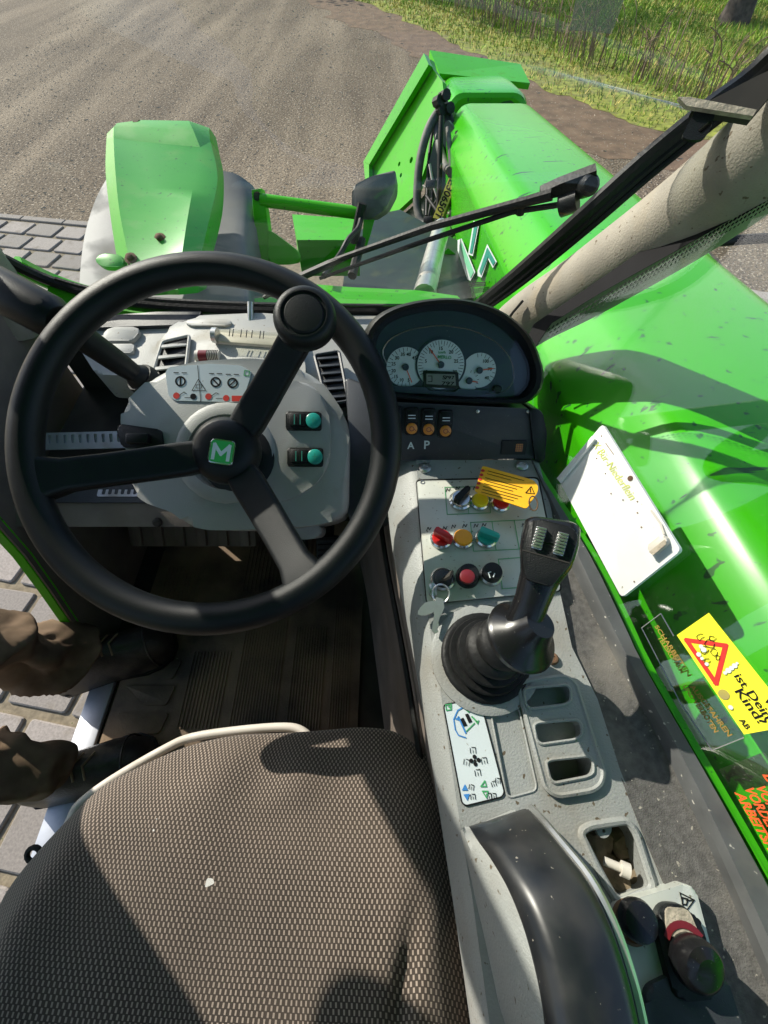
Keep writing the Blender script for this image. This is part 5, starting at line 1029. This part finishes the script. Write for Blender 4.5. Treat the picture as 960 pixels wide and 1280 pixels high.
yl = root('hose_label', 'long yellow label with black digits clipped along a hose', 'label', Py(556, 245, 2.38)); yf = Fr(Py(556, 245, 2.38), (-.5, -.75, .4), (1, 0, 0))
obj('sleeve', prism(yf, yf.uvs([(561, 222), (573, 224), (552, 275), (541, 272)]), -.03, 0), 'olabel', yl); obj('clip', prism(yf, yf.uvs([(560, 209), (574, 211), (574, 224), (560, 221)]), -.03, .006), 'rubber', yl)
obj('digits', text(yf, 'E30650T', (562, 224), (543, 271), .002, .034, .02), 'ink', yl, smooth=0)
# ================================================================== chassis, lamp, guard
ch = root('front_chassis', 'green front chassis deck below the windscreen', 'chassis', (0, 1.2, .5))
CZ = 1.17
obj('deck', prism(Fr((0, 0, CZ), (0, 0, 1)), [tuple(Pz(x, y, CZ).xy) for x, y in ((600, 400), (582, 380), (572, 369), (525, 363), (440, 359), (365, 352), (340, 372), (180, 385), (60, 400), (60, 430), (600, 430))], -.06, 0, .004), 'green', ch)
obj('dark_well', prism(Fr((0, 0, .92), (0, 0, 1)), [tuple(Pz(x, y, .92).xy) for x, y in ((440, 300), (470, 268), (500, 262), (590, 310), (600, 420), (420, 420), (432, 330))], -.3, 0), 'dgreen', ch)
obj('cross_member', slab(Pz(372, 312, 1.0), Pz(450, 318, 1.0), Pz(450, 345, 1.0), Pz(378, 345, 1.0), .12), 'green', ch)
obj('ram', tube([Pz(530, 370, 1.1), Pz(545, 310, 1.02), Pz(552, 285, 1.0)], .035, 14), 'steel', ch)
obj('side_frame', box(Z, (.1, 1.2, .62), (.55, 1.6, .3), .02), 'dark', ch); obj('axle', tube([(-.85, 1.42, .55), (1.05, 1.42, .55)], .08, 14), 'dark', ch)
obj('belly', box(Z, (-.05, -.2, .55), (.9, 2.0, .3), .02), 'dark', ch)
obj('lower_bracket', prism(Fr(Py(570, 315, 1.9), (0, -1, .6)), Fr(Py(570, 315, 1.9), (0, -1, .6)).uvs([(552, 318), (560, 310), (575, 322), (585, 345), (560, 345)]), -.03, 0), 'green', ch)
lg = root('lamp_guard', 'green welded bar guard with gusset beside the front mudguard', 'lamp guard', Py(330, 330, 1.5)); GFm = Fr(Py(350, 290, 1.5), (0, -.9, .45), (1, 0, 0))
obj('post', prism(GFm, GFm.uvs([(314, 237), (326, 235), (332, 262), (336, 292), (336, 335), (322, 335)]), -.05, 0, .004), 'green', lg)
obj('crossbar', tube([GFm.px(326, 250, -.01), GFm.px(385, 258, -.01), GFm.px(446, 266, -.01)], .018, 14), 'green', lg)
obj('gusset', prism(GFm, rnd(GFm.uvs([(334, 285), (352, 298), (374, 315), (376, 328), (362, 331), (336, 331)]), .02), -.02, .002, .003), 'green', lg)
obj('end_cap', prism(GFm, rnd(GFm.uvs([(317, 240), (325, 239), (326, 250), (318, 252)]), .01), 0, .003), 'dgreen', lg)
lm = root('work_lamp', 'dusty grey rubber backed work lamp in front of the windscreen', 'lamp', Py(468, 250, 1.62)); ax0, ax1 = Py(453, 254, 1.5), Py(478, 236, 1.56)
LF = Fr(Py(468, 243, 1.53), (CAM - Py(468, 243, 1.53)).normalized() + V((-.3, 0, .2)), (1, 0, 0)); obj('housing', prism(LF, rnd(LF.uvs([(440, 233), (462, 221), (495, 211), (494, 236), (481, 262), (462, 275), (449, 274), (440, 262)]), .012, 3), -.09, 0, .022, 3, .8), 'hood', lm)
obj('stem', tube([ax0, ax0 + V((-.03, -.02, -.1)), Py(452, 300, 1.5), Py(440, 345, 1.35)], .014, 8), 'rubber', lm); obj('bracket', prism(Fr(Py(462, 280, 1.55), (0, -1, .4)), Fr(Py(462, 280, 1.55), (0, -1, .4)).uvs([(455, 268), (470, 268), (464, 290), (458, 310), (452, 310)]), -.02, 0), 'yellow' if 0 else 'green', lm)
cable = [Py(452, 268, 1.5), Py(448, 285, 1.45), Py(435, 300, 1.4), Py(425, 318, 1.35), Py(405, 345, 1.2)]; obj('cable', tube(smoothpath(cable, 5), .008, 8), 'rubber', lm)
# ================================================================== mudguards and wheels
def mud(y, z, L_): return [Py(x, yy, y) for x, yy in L_]
mg = root('mudguard', 'faceted green mudguard cover over a grey plastic wheel arch', 'mudguard', (-.62, 1.4, .9))
rowsY = [1.56, 1.47, 1.30, 1.12, .98]
# green cover: rows of points from its far lip towards the cab
rows_ = [[(138, 168), (146, 154), (176, 150), (236, 151), (262, 160), (270, 172)],
         [(133, 175), (142, 173), (175, 177), (250, 184), (263, 177), (274, 192)],
         [(132, 215), (144, 212), (186, 222), (243, 225), (272, 222), (278, 215)],
         [(138, 270), (150, 268), (197, 275), (234, 275), (262, 272), (276, 262)],
         [(148, 335), (164, 334), (205, 330), (226, 328), (250, 325), (262, 320)],
         [(152, 365), (170, 364), (208, 362), (222, 362), (245, 360), (256, 355)]]
ry = [1.60, 1.50, 1.34, 1.17, 1.02, .96]
cv = [[Py(x, y, yy + d) for (x, y), d in zip(row, (.09, 0, .012, 0, .055, .13))] for row, yy in zip(rows_, ry)]
def thick(grid, t):
    n, m_ = len(grid), len(grid[0]); vs = [p for r_ in grid for p in r_] + [p - V((0, 0, t)) for r_ in grid for p in r_]; N_ = n * m_; fs = []
    for i in range(n - 1):
        for k in range(m_ - 1): a = i * m_ + k; fs += [(a, a + 1, a + m_ + 1, a + m_), (N_ + a, N_ + a + m_, N_ + a + m_ + 1, N_ + a + 1)]
    bd = [k for k in range(m_)] + [i * m_ + m_ - 1 for i in range(1, n)] + [(n - 1) * m_ + k for k in range(m_ - 2, -1, -1)] + [i * m_ for i in range(n - 2, 0, -1)]
    for a, b in zip(bd, bd[1:] + bd[:1]): fs.append((a, N_ + a, N_ + b, b))
    return vs, fs
cvo = obj('cover', thick([list(r_) for r_ in zip(*[smoothpath(c, 4) for c in zip(*cv[1:])])], .012), 'greenc', mg, smooth=26); obj('cover_lip', thick([cv[0], [a.lerp(b, .5) + V((0, 0, .008)) for a, b in zip(cv[0], cv[1])], cv[1]], .012), 'greenc', mg, smooth=26)
ga = [[(130, 200), (150, 192), (200, 190), (260, 195), (290, 200), (312, 215)], [(112, 232), (140, 228), (200, 225), (270, 225), (300, 230), (314, 240)], [(97, 280), (130, 276), (200, 275), (270, 275), (296, 276), (306, 282)], [(90, 340), (120, 338), (200, 335), (270, 330), (300, 326), (308, 330)], [(88, 400), (120, 398), (200, 395), (270, 390), (300, 386), (308, 388)]]
gy = [1.66, 1.58, 1.42, 1.22, 1.0]
gv = [[Py(x, y, yy) - V((0, 0, .035)) for x, y in row] for row, yy in zip(ga, gy)]
gs2 = []
for row in gv:
    P_ = smoothpath(row, 4); gs2.append(P_)
obj('wheel_arch', thick([smoothpath(c, 3) for c in zip(*[list(r_) for r_ in gs2])], .02), 'grey', mg, smooth=50)
sA_ = [[p + V((-.0, 0, 0)) for p in (r_[0], r_[0] + V((-.012, 0, -.03)), r_[0] + V((-.012, 0, -.16)))] for r_ in gv]; obj('arch_flank', thick([smoothpath(c, 3) for c in zip(*sA_)], .01), 'grey', mg, smooth=50)
sB_ = [[p for p in (r_[-1], r_[-1] + V((.012, 0, -.02)), r_[-1] + V((.02, 0, -.16)))] for r_ in gv]; obj('arch_flank', thick([smoothpath(c, 3) for c in zip(*sB_)], .01), 'grey', mg, smooth=50)
for p, x in ((cv[3][2].lerp(cv[4][2], .45), 194), (cv[3][1].lerp(cv[4][1], .85) + V((.004, 0, 0)), 154)):
    f = Fr(p, (0, -.5, .85)); obj('bolt', lathe(f, [(.014, -.006), (.014, .003), (.008, .004), (.007, .012), (.004, .013)], 12), 'rust', mg)
obj('reflector_tab', prism(Fr(Py(132, 327, 1.04), (0, -.5, .85)), rnd(Fr(Py(132, 327, 1.04), (0, -.5, .85)).uvs([(122, 323), (130, 318), (156, 321), (156, 336), (130, 335), (121, 329)]), .012), -.01, .006, .003), 'greenc', mg)
obj('leaf_scrap', join(*[prism(Fr(q_, (0, -.3, 1)), circ(.011, 6), -.002, .003) for q_ in (cv[0][2].lerp(cv[0][1], .2), cv[0][2].lerp(cv[1][2], .6))]), 'soil', mg)
def wheel(loc, name, label, ws=1.0):
    f = Fr(loc, (1, 0, 0), (0, 1, 0))
    w = obj(name, lathe(f, [(a_, b_ * ws) for a_, b_ in ((.30, -.17), (.36, -.19), (.48, -.185), (.535, -.15), (.545, 0), (.535, .15), (.48, .185), (.36, .19), (.30, .17))], 48), 'tyre', ch, smooth=40, label=label)
    obj('lug', join(*[box(Fr(f.pt(.545 * math.cos(a), .545 * math.sin(a), s * .085 * ws), f.ex * math.cos(a) + f.ey * math.sin(a), V((1, 0, 0)) + (f.ey * math.cos(a) - f.ex * math.sin(a)) * s * .7), (0, 0, 0), (.20 * ws, .045, .04)) for k in range(22) for s in (-1, 1) for a in [2 * math.pi * (k + .25 * s) / 22]]), 'tyre', w, kind='stuff')
    obj('rim', lathe(f, [(.29, -.15 * ws), (.27, -.10 * ws), (.10, -.06 * ws), (.10, .06 * ws), (.27, .10 * ws), (.29, .15 * ws)], 32), 'steel', w)
wheel((-.66, 1.36, .55), 'front_wheel', 'front wheel with lugged black tyre under the grey wheel arch')
wheel((.90, 1.36, .55), 'front_wheel', 'front wheel with lugged black tyre on the far side of the boom', .46)
wheel((-.66, -1.3, .55), 'rear_wheel', 'rear wheel with lugged black tyre behind the cab door')
mr = root('far_mudguard', 'green and dark grey mudguard beyond the boom', 'mudguard', (1.0, 1.3, .9))
c2 = [[V((x, y, z)) for x in (.74, .84, .93)] for y, z in ((1.0, 1.08), (1.1, 1.17), (1.3, 1.20), (1.5, 1.20), (1.66, 1.12))]; obj('cover', thick(c2, .012), 'greenc', mr, smooth=15)
obj('arch', thick([[V((x, y, z)) for x in (.90, .94, .985, .99)] for y, z in ((.82, .95), (.92, 1.06), (1.1, 1.14), (1.35, 1.17), (1.6, 1.14), (1.78, 1.0))], .02), 'tyre', mr, smooth=40)
ma = root('mirror_arm', 'black mirror arm sticking out past the pillar over the boom', 'mirror arm', V((.88, 1.22, 1.0)))
m0, m1 = Py(880, 303, 1.22), Py(965, 297, 1.22); obj('post', tube([m0 + V((.0, .03, -.25)), m0], .022, 10), 'hood', ma); obj('arm', tube([m0, m1, m1 + (m1 - m0) * 1.6], .012, 10), 'rubber', ma)
obj('clamp', join(tube([Py(872, 312, 1.2), Py(882, 292, 1.22)], .030, 10), tube([Py(868, 303, 1.2), Py(888, 302, 1.22)], .022, 10)), 'hood', ma)
me_ = m1 + (m1 - m0) * 1.6; obj('mirror', box(Fr(me_, (0, -1, 0), (1, 0, 0)), (.05, .02, 0), (.16, .24, .05), .02), 'black', ma)
# ================================================================== person standing in the doorway
def skin_body(name, J, E_, parent, mats, zfun, sub=4):
    me = bpy.data.meshes.new(name); me.from_pydata([j[0] for j in J], E_, []); o = bpy.data.objects.new(name, me); COL.objects.link(o)
    o.modifiers.new('s', 'SKIN'); sd_ = me.skin_vertices[0].data
    for i, j in enumerate(J): sd_[i].radius = (j[1], j[2] if len(j) > 2 else j[1]); sd_[i].use_root = (i == 0)
    m_ = o.modifiers.new('u', 'SUBSURF'); m_.levels = sub; m_.render_levels = sub
    dg = bpy.context.evaluated_depsgraph_get(); ev = o.evaluated_get(dg).to_mesh(); vs = [v.co.copy() for v in ev.vertices]; fs = [tuple(p.vertices) for p in ev.polygons]
    o.evaluated_get(dg).to_mesh_clear(); bpy.data.objects.remove(o); bpy.data.meshes.remove(me)
    vs = [zfun(v) for v in vs]; mi = []
    for f in fs:
        c = sum((vs[i] for i in f), V((0, 0, 0))) / len(f); mi.append(body_mat(c))
    return obj(name, (vs, fs), mats, parent, smooth=180, midx=mi)
pr = root('person', 'person in brown work trousers and black boots standing in the open cab door', 'person', (-.66, .18, FL))
a1, k1 = V((-.635, .262, .89)), V((-.73, .20, 1.26)); a2, k2 = V((-.600, .052, .89)), V((-.72, .04, 1.26)); pv = V((-.80, .155, 1.66))
J = [(pv, .17, .17), (pv + V((.0, .10, -.06)), .095), (k1.lerp(pv, .45) + V((0, .06, 0)), .085), (k1, .072), (a1.lerp(k1, .5), .060), (a1.lerp(k1, .12), .058), (a1, .056),
     (pv + V((.0, -.10, -.06)), .095), (k2.lerp(pv, .45) + V((0, -.05, 0)), .085), (k2, .072), (a2.lerp(k2, .5), .060), (a2.lerp(k2, .12), .058), (a2, .056),
     (pv + V((.0, 0, .20)), .15, .11), (pv + V((.05, 0, .42)), .17, .11), (pv + V((.07, 0, .52)), .07), (pv + V((.09, 0, .60)), .055), (pv + V((.11, 0, .70)), .095), (pv + V((.11, 0, .80)), .07),
     (pv + V((.06, .17, .44)), .065), (pv + V((.03, .29, .22)), .048), (pv + V((.0, .33, .36)), .038), (pv + V((.0, .34, .43)), .024),
     (pv + V((.06, -.17, .44)), .065), (pv + V((.02, -.26, .18)), .048), (pv + V((.06, -.28, -.02)), .038), (pv + V((.07, -.28, -.10)), .024)]
E_ = [(0, 1), (1, 2), (2, 3), (3, 4), (4, 5), (5, 6), (0, 7), (7, 8), (8, 9), (9, 10), (10, 11), (11, 12), (0, 13), (13, 14), (14, 15), (15, 16), (16, 17), (17, 18), (14, 19), (19, 20), (20, 21), (21, 22), (14, 23), (23, 24), (24, 25), (25, 26)]
def body_mat(c):
    if c.z < 1.68: return 0
    if c.z > pv.z + .555: return 2 if c.x > pv.x + .1 or c.z < pv.z + .66 else 3
    return 1
def folds(v):
    if v.z < 1.5:
        w = .022 * (1 - 2 * abs(math.sin(v.z * 26 + 9 * v.y + 12 * v.x + 2 * hnz(v.x, v.y, v.z, 9)))) * .8 + .020 * hnz(v.x, v.y, v.z, 14) + .008 * hnz(v.x, v.y, v.z, 40)
        ax = V((-.65, .23 if v.y > .13 else .05, v.z)); d = (v - ax); d.z = 0
        if d.length > 1e-4: v = v + d.normalized() * w
    return v
skin_body('body', J, E_, pr, ['trouser', 'jacket', 'skin', 'hair'], folds)
for s, w in ((1, J[22][0]), (-1, J[26][0])):
    dr_ = V((.1, .1, .98 * s)).normalized(); sd2 = V((0, 1, 0)).cross(dr_) * -1
    G_ = [tube([w - dr_ * .01, w + dr_ * .04, w + dr_ * .085], [.02, .034, .030], 10, flat=(1, .45))]
    for k, (o_, l) in enumerate(((-.028, .06), (-.010, .075), (.010, .07), (.026, .055))): p = w + dr_ * .078 + sd2 * o_; G_.append(tube(smoothpath([p, p + dr_ * l * .5 + V((.0, .008, 0)), p + dr_ * l * .85 + V((.0, .028, 0))], 3), [.0092, .009, .0088, .0085, .008, .0075, .006], 8))
    p = w + dr_ * .025 - sd2 * .03; G_.append(tube(smoothpath([p, p + dr_ * .03 - sd2 * .016 * 1, p + dr_ * .06 - sd2 * .012], 3), [.011, .0105, .010, .0095, .009, .008, .006], 8))
    obj('hand', join(*G_), 'skin', pr)
hd = J[17][0]; G_ = [lathe(Fr(hd + V((.088, s * .034, .03)), (1, 0, 0)), [(.010, -.01), (.010, 0), (.006, .005)], 10) for s in (-1, 1)]
obj('eye', join(*G_), 'ink', pr); obj('nose', tube([hd + V((.09, 0, .03)), hd + V((.115, 0, -.005))], [.009, .014], 8), 'skin', pr); obj('mouth', tube([hd + V((.092, -.022, -.04)), hd + V((.097, 0, -.043)), hd + V((.092, .022, -.04))], .004, 6), 'dred', pr)
for s in (-1, 1): obj('ear', tube([hd + V((0, s * .093, .03)), hd + V((.005, s * .10, .005)), hd + V((.0, s * .09, -.02))], [.012, .015, .009], 8), 'skin', pr)
def boot(ank, toe, nm):
    d = (toe - ank); d.z = 0; L_ = d.length; d.normalize(); sd2 = V((-d.y, d.x, 0)); heel = V((ank.x, ank.y, FL + .013)) - d * .085; tot = L_ + .085; secs = []
    for t, w, h in ((-.0, .020, .06), (.03, .034, .085), (.12, .040, .125), (.26, .041, .150), (.36, .042, .130), (.46, .044, .108), (.58, .048, .092), (.70, .053, .080), (.82, .052, .072), (.92, .044, .058), (.985, .026, .038), (1.0, .012, .026)):
        c = heel + d * (tot * t)
        secs.append([c + sd2 * (w * math.cos(a)) * (1.0 if math.sin(a) < .2 else 1 - .25 * math.sin(a)) + V((0, 0, (h if math.sin(a) > 0 else .0) * abs(math.sin(a)) ** .6 + .006)) for a in [2 * math.pi * k / 20 for k in range(20)]])
    b = obj('boot', loft(secs), 'boot', pr, smooth=60)
    obj('sole', loft([[heel + d * (tot * t) + sd2 * (w * s) + V((0, 0, z)) for s, z in ((-1, -.004), (1, -.004), (1.02, .010), (-1.02, .010))] for t, w in ((-.01, .024), (.06, .038), (.3, .040), (.5, .043), (.72, .055), (.85, .054), (.95, .042), (1.01, .018))]), 'rubber', b)
    obj('toe_cap', tube([heel + d * (tot * .845) + sd2 * (.050 * math.cos(a)) + V((0, 0, .078 * max(0, math.sin(a)) ** .6 + .004)) for a in [math.pi * k / 14 for k in range(15)]], .0022, 6), 'boot', b)
    ls = []
    for k in range(5):
        t = .36 + .06 * k; h = .142 - .011 * k; c = heel + d * (tot * t) + V((0, 0, h)); ls.append(tube([c - sd2 * .022 - V((0, 0, .012)), c + V((0, 0, .003)), c + sd2 * .022 + d * .012 - V((0, 0, .012))], .0022, 6))
    obj('laces', join(*ls), 'lace', b)
boot(a1, V((-.485, .325, 0)), 1); boot(a2, V((-.455, .085, 0)), 2)
